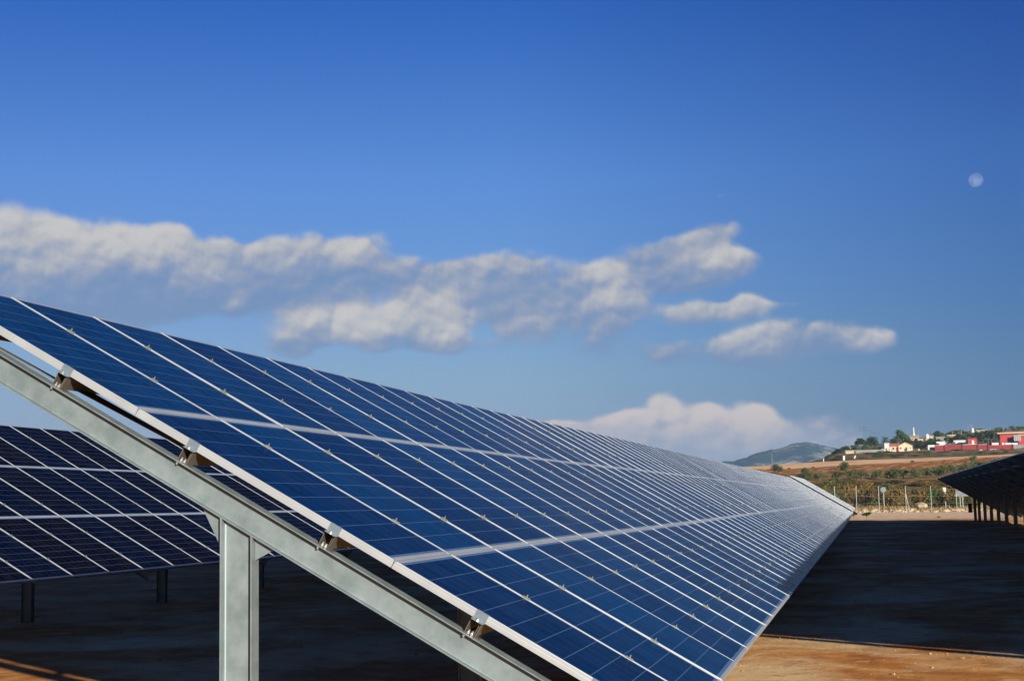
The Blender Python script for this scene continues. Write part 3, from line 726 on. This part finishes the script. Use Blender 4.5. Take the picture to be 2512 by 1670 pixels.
# ------------------------------------------------------------------ fence, rocks, signs
def along_fence(u): return at(u, 142)
fr_ = empty('wire_fence', along_fence(2156), 'thin wire fence on pale metal posts between the gravel strip and the scrub', 'fence')
us = [1880, 1937, 1993, 2048, 2101, 2156, 2222, 2284, 2346, 2408, 2470, 2532]
for i, u in enumerate(us):
    p = along_fence(u); m = MB(); m.tube(p-Vector((0, 0, .3)), p+Vector((0, 0, 2.45)), .032, n=8); m.tube(p+Vector((0, 0, 2.45)), p+Vector((0, 0, 2.49)), .038, n=8)
    m.build('post', MT['steelw'], fr_)
    if u in (2222,): 
        m = MB(); q = along_fence(u+9); m.tube(q-Vector((0, 0, .2)), p+Vector((0, 0, 1.8)), .03, n=6); m.build('brace', MT['steelw'], fr_)
m = MB()
for i in range(len(us)-1):
    a, b = along_fence(us[i]), along_fence(us[i+1])
    for h in (.15, .8, 1.5, 2.15): m.tube(a+Vector((0, 0, h)), b+Vector((0, 0, h)), .0025, n=3, caps=False)
    n = 22
    for k in range(n):
        t0 = k/n
        m.tube(a.lerp(b, t0)+Vector((0, 0, .05)), a.lerp(b, t0)+Vector((0, 0, 2.15)), .0012, n=3, caps=False)
m.build('wire_mesh', MT['steelw'], fr_)
def rock_mesh(seed):
    r = random.Random(seed); m = MB(); n = 7; rings = [(-.5, .55), (-.15, 1), (.3, .85), (.62, .35)]
    for z, q in rings:
        for i in range(n): a = 6.283*i/n; k = q*r.uniform(.75, 1.15); m.v.append((math.cos(a)*k*.5, math.sin(a)*k*.5, z*r.uniform(.4, .6)))
    for j in range(3):
        for i in range(n): i2 = (i+1) % n; m.f.append((j*n+i, j*n+i2, (j+1)*n+i2, (j+1)*n+i)); m.mi.append(0)
    m.f.append(tuple(range(3*n, 4*n))); m.mi.append(0); return m.mesh('rock', MT['rock'])
RM = [rock_mesh(s) for s in range(5)]
for i in range(120):
    u = 2075 + i*3.8 + R.uniform(-6, 6); p = at(u, R.uniform(138.5, 143)); s = .16*R.paretovariate(1.7); s = min(s, .7)
    o = obj('rock', R.choice(RM), None, p+Vector((0, 0, s*.12))); o.scale = (s*1.3, s*1.1, s*.8); o.rotation_euler = (R.uniform(-.3, .3), R.uniform(-.3, .3), R.uniform(0, 6))
    tag(o, 'pale rock in the row of stones at the foot of the fence', 'rock', 'rocks along the foot of the fence')
o = obj('rock', RM[2], None, at(2258, 151)+Vector((0, 0, .35))); o.scale = (1.7, 1.5, 1.1); tag(o, 'big pale sunlit boulder in the scrub between two fence posts', 'rock')
# pebbles on the site soil
peb = MB(); rp = random.Random(11)
for i in range(4600):
    if i < 2900: x, y = rp.uniform(2, 20), rp.uniform(-10, -3.2)
    elif i < 4200: x, y = rp.uniform(-1, 22), rp.uniform(-1, 9)
    else: x, y = rp.uniform(34, 118), rp.uniform(-20, -3)
    if mn.noise(Vector((x*.9, y*.9, 7))) < rp.uniform(-.5, .35): continue
    s = .0045*rp.paretovariate(1.9); s = min(s, .026); z = site(x) + .045*mn.fractal(Vector((x*.35, y*.35, 3)), 1, 2, 3)
    k = len(peb.v); a0 = rp.uniform(0, 6)
    for j in range(5): a = a0+1.2566*j; q = s*rp.uniform(.7, 1.1); peb.v.append((x+math.cos(a)*q, y+math.sin(a)*q, z-.004))
    for j in range(5): a = a0+1.2566*j; q = s*rp.uniform(.45, .7); peb.v.append((x+math.cos(a)*q, y+math.sin(a)*q, z+s*.62))
    for j in range(5): j2 = (j+1) % 5; peb.f.append((k+j, k+j2, k+5+j2, k+5+j)); peb.mi.append(0)
    peb.f.append(tuple(k+5+j for j in range(5))); peb.mi.append(0)
tag(peb.build('pebbles', MT['pebble']), 'small pale stones scattered over the reddish soil', 'stones', kind='stuff')

def sign(u, Z, h, shape, lab, mat='signm', s=.45, rot=0, pole=True):
    p = at(u, Z); e = empty('road_sign', p, lab, 'road sign'); m = MB()
    r3 = 6.283; d = (CAM-p); d.z = 0; d.normalize(); d = Matrix.Rotation(rot, 3, 'Z') @ d; sd = Vector((-d.y, d.x, 0))
    pts = {'oct': [(math.cos(r3*(i+.5)/8)*s, math.sin(r3*(i+.5)/8)*s) for i in range(8)], 'tri': [(-s*1.15, -s*.6), (s*1.15, -s*.6), (0, s*1.25)],
           'quad': [(-s*.45, -s), (s*.45, -s), (s*.5, s), (-s*1.0, s)]}[shape]
    P = [p + sd*a + Vector((0, 0, h+b)) for a, b in pts]; m.prism(P, -d*.03); m.build('sign_plate', MT[mat], e)
    if pole:
        for k in ((-.0, ) if shape != 'tri' else (-.13, .13)):
            m = MB(); m.tube(p - d*.1 + sd*k - Vector((0, 0, .3)), p - d*.1 + sd*k + Vector((0, 0, h+s*.5)), .045, n=8); m.build('pole', MT['steelw'], e)
sign(2168, 150, 2.05, 'oct', 'octagonal road sign seen from behind on a thin pole left of the large tree', s=.30)
sign(2319, 152, 2.05, 'quad', 'small bright white four-sided plate on a thin pole near the right-hand array', 'white', .23)
sign(2358, 150, 1.75, 'tri', 'triangular road sign seen from behind on twin poles by the right-hand array', s=.62)

# ------------------------------------------------------------------ houses and walls on the hillside
def pxm(Z): return Z/FPX          # metres per photo pixel at depth Z
class Bld:
    """building whose front faces the camera side; local x right, y away, z up"""
    def __init__(s, u, Z, lab, cat='house', name='house', turn=0., sink=1.2):
        p = at(u, Z); s.p = p; s.e = empty(name, p, lab, cat); s.Z = Z
        d = p-CAM; d.z = 0; d.normalize(); d = Matrix.Rotation(turn, 3, 'Z') @ d
        s.y = d; s.x = Vector((d.y, -d.x, 0)); s.sink = sink
    def f(s, x, y, z): return s.p + s.x*x + s.y*y + Vector((0, 0, z))
    def box(s, name, mat, x0, x1, y0, y1, z0, z1, parent=None):
        m = MB(); m.box((x0, y0, z0), (x1, y1, z1), 0, s.f); o = m.build(name, MT[mat], s.e)
        if parent is not None: o.parent = parent; o.location = (0, 0, 0)
        return o
    def gable(s, name, mat, x0, x1, y0, y1, z, h, along='x', t=.18, ov=.25):
        m = MB()
        if along == 'x': q = [(x0-ov, y0-ov, z), ((x0-ov), (y0+y1)/2, z+h), (x0-ov, y1+ov, z)]; d = s.x*(x1-x0+2*ov)
        else: q = [(x0-ov, y0-ov, z), ((x0+x1)/2, y0-ov, z+h), (x1+ov, y0-ov, z)]; d = s.y*(y1-y0+2*ov)
        P = [s.f(*a) for a in q]; P2 = [p+Vector((0, 0, t)) for p in P]
        m.prism([P[0], P[1], P[2], P2[2], P2[1], P2[0]], d); return m.build(name, MT[mat], s.e)
    def window(s, x, z, w_, h, y=0., frame='white'):
        fo = s.box('window', frame, x-w_/2, x+w_/2, y-.06, y+.05, z, z+h); fo2 = s.box('pane', 'glass', x-w_/2+.1, x+w_/2-.1, y-.08, y-.03, z+.1, z+h-.1, fo)
        return fo
def base(u, y, Z):      # height above local ground so that a wall foot shows at image y
    p = at(u, Z); d = ray(u, y); k = (Vector((p.x, p.y, 0))-Vector((CAM.x, CAM.y, 0))).length/math.hypot(d.x, d.y); return CAM.z + d.z*k - p.z
def block(u0, u1, yt, yb, Z, lab, cat, name, mat, depth=5., turn=0.):
    uc = (u0+u1)/2; b = Bld(uc, Z, lab, cat, name, turn); s = pxm(Z); w_ = (u1-u0)*s/2
    zt_, zb_ = base(uc, yt, Z), base(uc, yb, Z); b.w, b.zt, b.zb, b.s = w_, zt_, zb_, s
    b.box('wall', mat, -w_, w_, 0, depth, zb_-2.5, zt_); return b
z7 = lambda x, y: (2050+x*.19585, 1030+y*.19585)
Zh = 500
# grey boundary wall with pale shed
b = block(2105, 2166, 1103, 1113, Zh, 'long low grey block wall at the foot of the trees', 'wall', 'boundary_wall', 'grey', .3)
b = block(2080, 2104, 1106, 1113, Zh+2, 'low beige lean-to at the left end of the grey wall', 'shed', 'shed', 'beige', 4)
b.box('roof', 'tanroof', -b.w-.2, b.w+.2, -.3, 4.3, b.zt+.002, b.zt+.25)
# pillars / small outbuilding
b = block(2168, 2194, 1099.5, 1111, Zh+1, 'small beige outbuilding between the grey wall and the cream house', 'shed', 'shed', 'grey', 3)
for x in (2184, 2190): b.box('pillar', 'cream', (x-2181)*b.s-.35, (x-2181)*b.s+.35, -.5, -.05, b.zb-1, b.zt+.2)
b.box('door', 'cream', -.9, .1, -.06, .05, b.zb-1, b.zb+1.3)
b = block(2176, 2189, 1086.5, 1090, Zh+22, 'white flat canopy above the small outbuilding', 'canopy', 'canopy', 'white', 3)
# cream house
b = block(2211, 2244, 1093, 1105, Zh, 'cream house with a low gable and small windows under the tallest tree', 'house', 'house', 'cream', 7)
m = MB(); m.prism([b.f(-b.w, 0.001, b.zt-.002), b.f(b.w, 0.001, b.zt-.002), b.f(0, .001, b.zt+1.15)], b.y*7); m.build('gable_wall', MT['cream'], b.e)
b.gable('roof', 'tile', -b.w, b.w, 0, 7, b.zt, 1.2, 'y', .14, .3)
for x in (-1.6,): b.window(x, b.zb+.5, .7, .8)
b.window(.3, b.zb+.2, .8, 1.1); b.window(1.7, b.zb+.6, .5, .6)
grow('bush', 2227, 494, 9, 9, 'dry climbing bush against the cream house front', 'plant', 'climbing_plant')
b = block(2190, 2210, 1094.5, 1105.5, Zh+1.5, 'pinkish wing with a red tiled roof left of the cream house', 'house', 'house', 'pinkish', 6)
b.gable('roof', 'tile', -b.w, b.w, 0, 6, b.zt, 1.0, 'x', .15, .3); b.window(-.3, b.zb+.3, .8, 1.0); b.box('door', 'darkred', .6, 1.3, -.05, .04, b.zb-.5, b.zb+1.2)
# upper house with white mast
b = block(2242, 2259, 1075, 1083, 560, 'beige house with a sloping tan roof below the white mast', 'house', 'house', 'beige', 8)
b.gable('roof', 'tanroof', -b.w, b.w, 0, 8, b.zt, 1.2, 'x', .2, .3); b.window(-.6, b.zb+.6, .7, .9)
b = block(2258, 2272, 1076, 1081, 555, 'low pale annex right of the beige house', 'house', 'house', 'tanroof', 4)
def mast(u, Z, y0, y1, lab):
    p = at(u, Z); zb_, zt_ = base(u, y0, Z), base(u, y1, Z); e = empty('mast', p, lab, 'mast'); m = MB()
    m.tube(p+Vector((0, 0, zb_)), p+Vector((0, 0, zt_)), .30, .26, 10); m.build('pole', MT['white'], e)
    m = MB(); m.tube(p+Vector((0, 0, zb_-2.5)), p+Vector((0, 0, zb_+.2)), .85, .45, 12); m.tube(p+Vector((0, 0, zb_-3)), p+Vector((0, 0, zb_-2.4)), 1.0, .85, 12); m.build('mast_base', MT['white'], e)
mast(2249.4, 575, 1064, 1048, 'tall white mast on a conical base behind the beige house')
def tank(u, Z, y, s, lab, name='water_tank'):
    p = at(u, Z); z = base(u, y, Z); e = empty(name, p, lab, 'water tank'); m = MB(); m.tube(p+Vector((0, 0, z-1.2)), p+Vector((0, 0, z+s*.5)), s*.75, s*.75, 14); m.build('tank', MT['white'], e)
    m = MB(); m.tube(p+Vector((0, 0, z+s*.5)), p+Vector((0, 0, z+s*.9)), s*.75, s*.25, 14); m.build('tank_lid', MT['white'], e)
tank(2282, 590, 1069, 1.0, 'white round water tank on the slope above the dark trees')
b = block(2278, 2297, 1069.5, 1076, 600, 'pale low house beside the white water tank', 'house', 'house', 'beige', 6); b.gable('roof', 'tanroof', -b.w, b.w, 0, 6, b.zt, .7, 'x', .2, .2)
b = block(2305, 2345, 1072, 1081, 560, 'long low grey shed behind the white walls', 'shed', 'shed', 'grey', 5); b.box('roof', 'tanroof', -b.w-.2, b.w+.2, -.3, 5.2, b.zt+.002, b.zt+.2)
b = block(2340, 2360, 1069, 1078, 575, 'beige building with a flat overhanging roof on the slope', 'house', 'house', 'beige', 7); b.box('roof', 'tanroof', -b.w-1.4, b.w+.3, -.8, 7.3, b.zt+.002, b.zt+.5); b.box('pillar', 'cream', -b.w-.9, -b.w-.4, -.5, -.1, b.zb-2, b.zt)
b = block(2406, 2430, 1055.5, 1061, 660, 'flat beige house on the dry ridge near the small white dome', 'house', 'house', 'beige', 8); b.box('roof', 'tanroof', -b.w-.3, b.w+.3, -.3, 8.3, b.zt+.002, b.zt+.3)
tank(2394.5, 655, 1054, 1.0, 'small pale domed tank on the ridge', 'water_tank')
# white walls
b = block(2297.5, 2325, 1082.5, 1091, 530, 'plain white block wall left of the red shed', 'wall', 'white_wall', 'white', 4)
b = block(2347.5, 2375, 1080, 1090, 532, 'white building with a slanting shadow left of the red shed', 'shed', 'shed', 'white', 5); b.box('roof', 'white', -b.w-.1, b.w+.2, -.2, 5.2, b.zt+.002, b.zt+.15); b.box('shadow_fin', 'grey', -b.w+.3, -b.w+.6, -1.2, -.002, b.zb-1, b.zt-.4)  # grey fin shaped and coloured to give the front its slanting shadow
b = block(2383, 2403, 1075.5, 1088, 522, 'small square red shed rising behind the red wall', 'shed', 'shed', 'red', 5); b.box('roof', 'darkred', -b.w-.15, b.w+.15, -.15, 5.15, b.zt+.002, b.zt+.25)
tank(2393, 512, 1084, .8, 'white dome in front of the small red shed', 'water_tank')
# long red wall in panels
segs = [(2300, 2325, 1092, 1104), (2326, 2368, 1091, 1103.5), (2369.5, 2406, 1090, 1103), (2408, 2432, 1090, 1103), (2433, 2491, 1091.5, 1103.5)]
wr = empty('red_wall', at(2395, Zh), 'long dark red boundary wall in stepped sections below the red house', 'wall')
for i, (u0, u1, yt, yb) in enumerate(segs):
    uc = (u0+u1)/2; p = at(uc, Zh-i*1.2+(6 if i % 2 else 0)); s = pxm(Zh); Zi = Zh-i*1.2+(6 if i % 2 else 0); d = p-CAM; d.z = 0; d.normalize(); xv = Vector((d.y, -d.x, 0)); w_ = (u1-u0)*s/2
    f = lambda x, y, z: p + xv*x + d*y + Vector((0, 0, z)); zt_, zb_ = base(uc, yt, Zi), base(uc, yb, Zi)
    m = MB(); m.box((-w_, 0, zb_-2), (w_, .3, zt_), 0, f); wp_ = m.build('wall_section', MT['darkred'], wr)
    m = MB(); m.box((-w_+.05, -.02, zt_+.002), (w_-.05, .32, zt_+.12), 0, f); m.build('coping', MT['red'] if i in (1, 4) else MT['white'], wr)
    m = MB(); m.box((w_-.3, -.35, zb_-2), (w_+.1, -.003, zt_+.15), 0, f); m.build('pier', MT['darkred'], wr)
b = block(2283, 2299, 1091, 1092.5, Zh+3, 'thin white slab roof over the dark opening at the left end of the red wall', 'canopy', 'canopy', 'white', 3); 
for u0, u1 in ((2441, 2457), (2466, 2471), (2474, 2488), (2490, 2504)):
    block(u0, u1, 1085.5, 1090.5, 515, {2441: 'leftmost white parapet above the red wall', 2466: 'narrow white parapet between two longer ones', 2474: 'white parapet directly under the red house front', 2490: 'white parapet at the right under the window of the red house'}[u0], 'wall', 'parapet', 'white', .4)
b = block(2491, 2530, 1090, 1103, Zh-4, 'grey block wall at the right end of the red wall', 'wall', 'boundary_wall', 'grey', .4); 
# red house
b = block(2464, 2540, 1063, 1089, 524, 'large red house with tan roof and white grille window at the right edge', 'house', 'house', 'red', 10)
b.box('roof', 'tanroof', -b.w-.9, b.w+1, -.9, 11, b.zt+.002, b.zt+.55)
b.box('porch_wall', 'red', -b.w+6.2, b.w, -2.6, -.002, b.zb-1, b.zt-.9); b.box('porch_roof', 'tanroof', -b.w+5.9, b.w+.2, -2.9, -.1, b.zt-.898, b.zt-.5)
xw = (2505-2502)*b.s
fo = b.box('window', 'white', xw-1.3, xw+1.0, -2.72, -2.61, b.zb+1.1, b.zb+3.2)
for i in range(3):
    for j in range(3): b.box('pane', 'glass' if False else 'signm', xw-1.15+i*.72, xw-1.15+i*.72+.6, -2.75, -2.70, b.zb+1.25+j*.66, b.zb+1.25+j*.66+.55, fo)
b = block(2436, 2450, 1101.5, 1104, Zh-8, 'small white trough lying at the foot of the red wall', 'trough', 'trough', 'white', .8)
b = block(2410, 2416, 1102.5, 1105, Zh-10, 'tiny white block at the foot of the red wall', 'block', 'concrete_block', 'white', .8)
b = block(2259, 2262, 1101, 1105, 492, 'small white post in the field right of the cream house', 'post', 'marker_post', 'white', .4)
b = block(2072.5, 2077.5, 1118.5, 1125, 436, 'white utility cabinet at the edge of the tan field', 'cabinet', 'utility_cabinet', 'white', .8, .4); b.box('roof', 'white', -b.w-.1, b.w+.1, -.1, .9, b.zt+.002, b.zt+.1)
p = at(2101, 438); e = empty('leaning_board', p, 'pale board leaning at the upper edge of the tan field', 'board'); m = MB(); m.prism([p+Vector((0, .0, -.3)), p+Vector((0, .5, -.3)), p+Vector((.3, -.1, 1.2)), p+Vector((.3, -.5, 1.2))], (.12, 0, 0)); m.build('board', MT['cream'], e)
b = block(2023.5, 2025.5, 1124, 1126, 445, 'tiny white hut far left at the tan field edge', 'hut', 'hut', 'white', 1)

# ------------------------------------------------------------------ poles, pylon and wires
def pole(u, Z, yb, yt, r, lab, cross=False):
    p = at(u, Z); zb_, zt_ = base(u, yb, Z), base(u, yt, Z); e = empty('utility_pole', p, lab, 'utility pole'); m = MB()
    m.tube(p+Vector((0, 0, min(zb_, 0)-1)), p+Vector((0, 0, zt_)), r*1.2, r*.8, 7); m.build('pole', MT['grey'], e)
    if cross: m = MB(); m.tube(p+Vector((-.6, 1.1, zt_-.4)), p+Vector((.6, -1.1, zt_-.4)), r*.6, n=5); m.build('crossarm', MT['grey'], e)
    return p+Vector((0, 0, zt_))
for u, Z, yb, yt, lab in ((2091, 520, 1100, 1083, 'thin pole left of the clump of trees'), (2234.6, 570, 1075, 1050, 'thin dark pole just left of the white mast'), (2261.5, 580, 1072, 1051, 'thin dark pole just right of the white mast'),
        (2344.5, 600, 1065, 1049, 'short pole with a pale foot above the flat-roofed building'), (2367, 600, 1075, 1053, 'dark pole on the slope right of the flat-roofed building'), (2392.5, 650, 1055, 1041, 'pole with a crossarm beside the small dome on the ridge'),
        (2437.5, 650, 1052, 1043, 'short dark pole on the ridge line'), (2470, 560, 1062, 1045, 'pale pole behind the roof of the red house'), (2449, 540, 1090, 1072, 'slim pole between the trees behind the red wall'),
        (2223, 545, 1090, 1065, 'slim grey pole in front of the tallest tree'), (1898, 900, 1145, 1112, 'pale distant pole in front of the blue hill'), (1863, 900, 1143, 1136, 'short pale distant pole left of the taller one'), (1876, 900, 1143, 1137, 'tiny pale distant post on the field edge'), (2383.5, 700, 1060, 1042, 'faint distant pole on the ridge')):
    pole(u, Z, yb, yt, .13 if Z < 700 else .16, lab, 'crossarm' in lab)
# lattice pylon and its cables
Zp = 1500; pp = at(2127.5, Zp); zt_ = base(2127.5, 1045, Zp); zb_ = base(2127.5, 1100, Zp)
e = empty('pylon', pp, 'faint distant lattice pylon where the overhead cables meet', 'pylon'); m = MB(); hgt = zt_-zb_
lv = 7
for sx_ in (-1, 1):
    for sy in (-1, 1): m.tube(pp+Vector((sx_*2.2, sy*2.2, zb_-15)), pp+Vector((sx_*.3, sy*.3, zt_)), .16, .12, 4)
for k in range(lv):
    a, b_ = k/lv, (k+1)/lv; wa, wb = 2.2-1.9*a, 2.2-1.9*b_
    m.tube(pp+Vector((0, -wa, zb_+hgt*a)), pp+Vector((0, wb, zb_+hgt*b_)), .08, n=3); m.tube(pp+Vector((0, wa, zb_+hgt*a)), pp+Vector((0, -wb, zb_+hgt*b_)), .08, n=3)
m.build('lattice', MT['wire'], e)
m = MB()
for dz in (-1.2, -4.5): m.tube(pp+Vector((0, -4.5, zt_+dz)), pp+Vector((0, 4.5, zt_+dz)), .14, n=4)
m.build('crossarm', MT['wire'], e)
def cable(P, Q, sag, lab, r=.05):
    P, Q = Vector(P), Vector(Q); m = MB(); n = 26; prev = P
    for i in range(1, n+1):
        t = i/n; q = P.lerp(Q, t) - Vector((0, 0, sag*4*t*(1-t))); m.tube(prev, q, r, n=4, caps=False); prev = q
    tag(m.build('power_cable', MT['wire']), lab, 'cable')
top_ = pp+Vector((0, 0, zt_-.5))
def pt(u, v, Z):
    d = ray(u, v); k = Z/d.dot(FW); return CAM+d*k
cable(top_, pt(1960, 1095, 1900), 6, 'faint overhead cable sloping left from the pylon')
cable(top_, pt(2330, 1053, 1300), 14, 'faint overhead cable running right from the pylon')
cable(top_+Vector((0, 4, -2)), pt(2512, 1040, 1200), 10, 'upper faint cable running right from the pylon to the edge')
cable(top_+Vector((0, -4, -4)), pt(2160, 1085, 1450), 3, 'steep faint cable dropping right from the pylon to the trees')

# ------------------------------------------------------------------ far hill, moon, haze
def m_hill():
    m, t, b = material('hill_cover'); pos = t.new('ShaderNodeNewGeometry').outputs['Position']
    n = t.noise(pos, .011, 6, .72); n2 = t.noise(pos, .035, 4, .7)
    c = t.ramp(n, [(.36, (.008, .022, .022)), (.48, (.022, .044, .036)), (.56, (.16, .15, .11)), (.68, (.46, .41, .32))])
    c = t.mix(t.maprange(n2, .5, .62, 0, .9), c, (.008, .017, .013))
    t.put(b.inputs['Base Color'], c); b.inputs['Roughness'].default_value = .95; b.inputs['Specular IOR Level'].default_value = .05; return m
prof = [(1500,1150),(1680,1140),(1770,1131),(1800,1129),(1830,1124),(1860,1112),(1895,1107),(1925,1101),(1950,1093),(1975,1088),(1990,1087),(2005,1090),(2030,1093),(2060,1097),(2100,1104),(2160,1115),(2260,1125),(2500,1150)]
m = MB(); Zs = [2400, 2600, 2750, 2900, 3000, 3300, 3800]; fr_h = [0, .30, .58, .86, 1.0, .75, 0]; nu = 190
hb_ = CAM.z-32
for Zi, fh in zip(Zs, fr_h):
    for j in range(nu+1):
        u = 1400+1200*j/nu; yy = tab([a for a, _ in prof], [b_ for _, b_ in prof], u); d = ray(u, hor(u)); d.z = 0
        d = d/d.dot(Vector((math.cos(YAW), math.sin(YAW), 0))); x, y = CAM.x+d.x*Zi, CAM.y+d.y*Zi
        crest = CAM.z + 3000*(hor(u)-yy)/FPX
        nz = mn.fractal(Vector((x*.006, y*.006, 0)), 1, 2, 5)*14
        m.v.append((x, y, hb_ + (crest-hb_)*fh + nz*(.35 if fh in (0, 1.0) else 1) + (mn.noise(Vector((u*.35, 0, 0)))*3 if fh == 1.0 else 0)))
for i in range(len(Zs)-1):
    for j in range(nu): k = i*(nu+1)+j; m.f.append((k+nu+1, k+nu+2, k+1, k)); m.mi.append(0)
tag(m.build('hill', m_hill(), smooth=True), kind='structure')

a_, e_ = azel(2394, 442); DM = 16000
mp = CAM + Vector((math.cos(a_)*math.cos(e_), math.sin(a_)*math.cos(e_), math.sin(e_)))*DM
mm, t, b = material('moon_surface'); t.n.remove(b)
out = t.n['Material Output']; df = t.new('ShaderNodeBsdfDiffuse'); tp = t.new('ShaderNodeBsdfTransparent'); ad = t.new('ShaderNodeAddShader')
n = t.noise(t.new('ShaderNodeTexCoord').outputs['Object'], .011, 2, .5)
t.put(df.inputs[0], t.mix(t.maprange(n, .38, .62), (.022, .022, .019), (.050, .050, .042))); t.l.new(df.outputs[0], ad.inputs[0]); t.l.new(tp.outputs[0], ad.inputs[1]); t.l.new(ad.outputs[0], out.inputs[0])
m = MB(); rM = DM*16.5/FPX; nn, mmm = 48, 24
for i in range(mmm+1):
    for j in range(nn):
        th = math.pi*i/mmm; ph = 2*math.pi*j/nn; m.v.append((rM*math.sin(th)*math.cos(ph), rM*math.sin(th)*math.sin(ph), rM*math.cos(th)))
for i in range(mmm):
    for j in range(nn): j2 = (j+1) % nn; m.f.append((i*nn+j, (i+1)*nn+j, (i+1)*nn+j2, i*nn+j2)); m.mi.append(0)
mo = m.build('moon', mm, smooth=True); mo.location = mp; tag(mo, 'pale gibbous daytime moon high in the blue sky at right', 'moon')

# ------------------------------------------------------------------ air
hz = bpy.data.materials.new('haze_air'); hz.use_nodes = True; t = NT(hz.node_tree); t.n.remove(t.n['Principled BSDF'])
pv = t.new('ShaderNodeVolumePrincipled'); pv.inputs['Color'].default_value = (.42, .66, 1.0, 1); pv.inputs['Density'].default_value = .00010; pv.inputs['Anisotropy'].default_value = 0
t.l.new(pv.outputs[0], t.n['Material Output'].inputs['Volume'])
m = MB(); m.box((-600, -4300, -45), (4700, 4300, 128)); tag(m.build('haze', hz), 'thin bluish air that fades the far hill', kind='stuff')
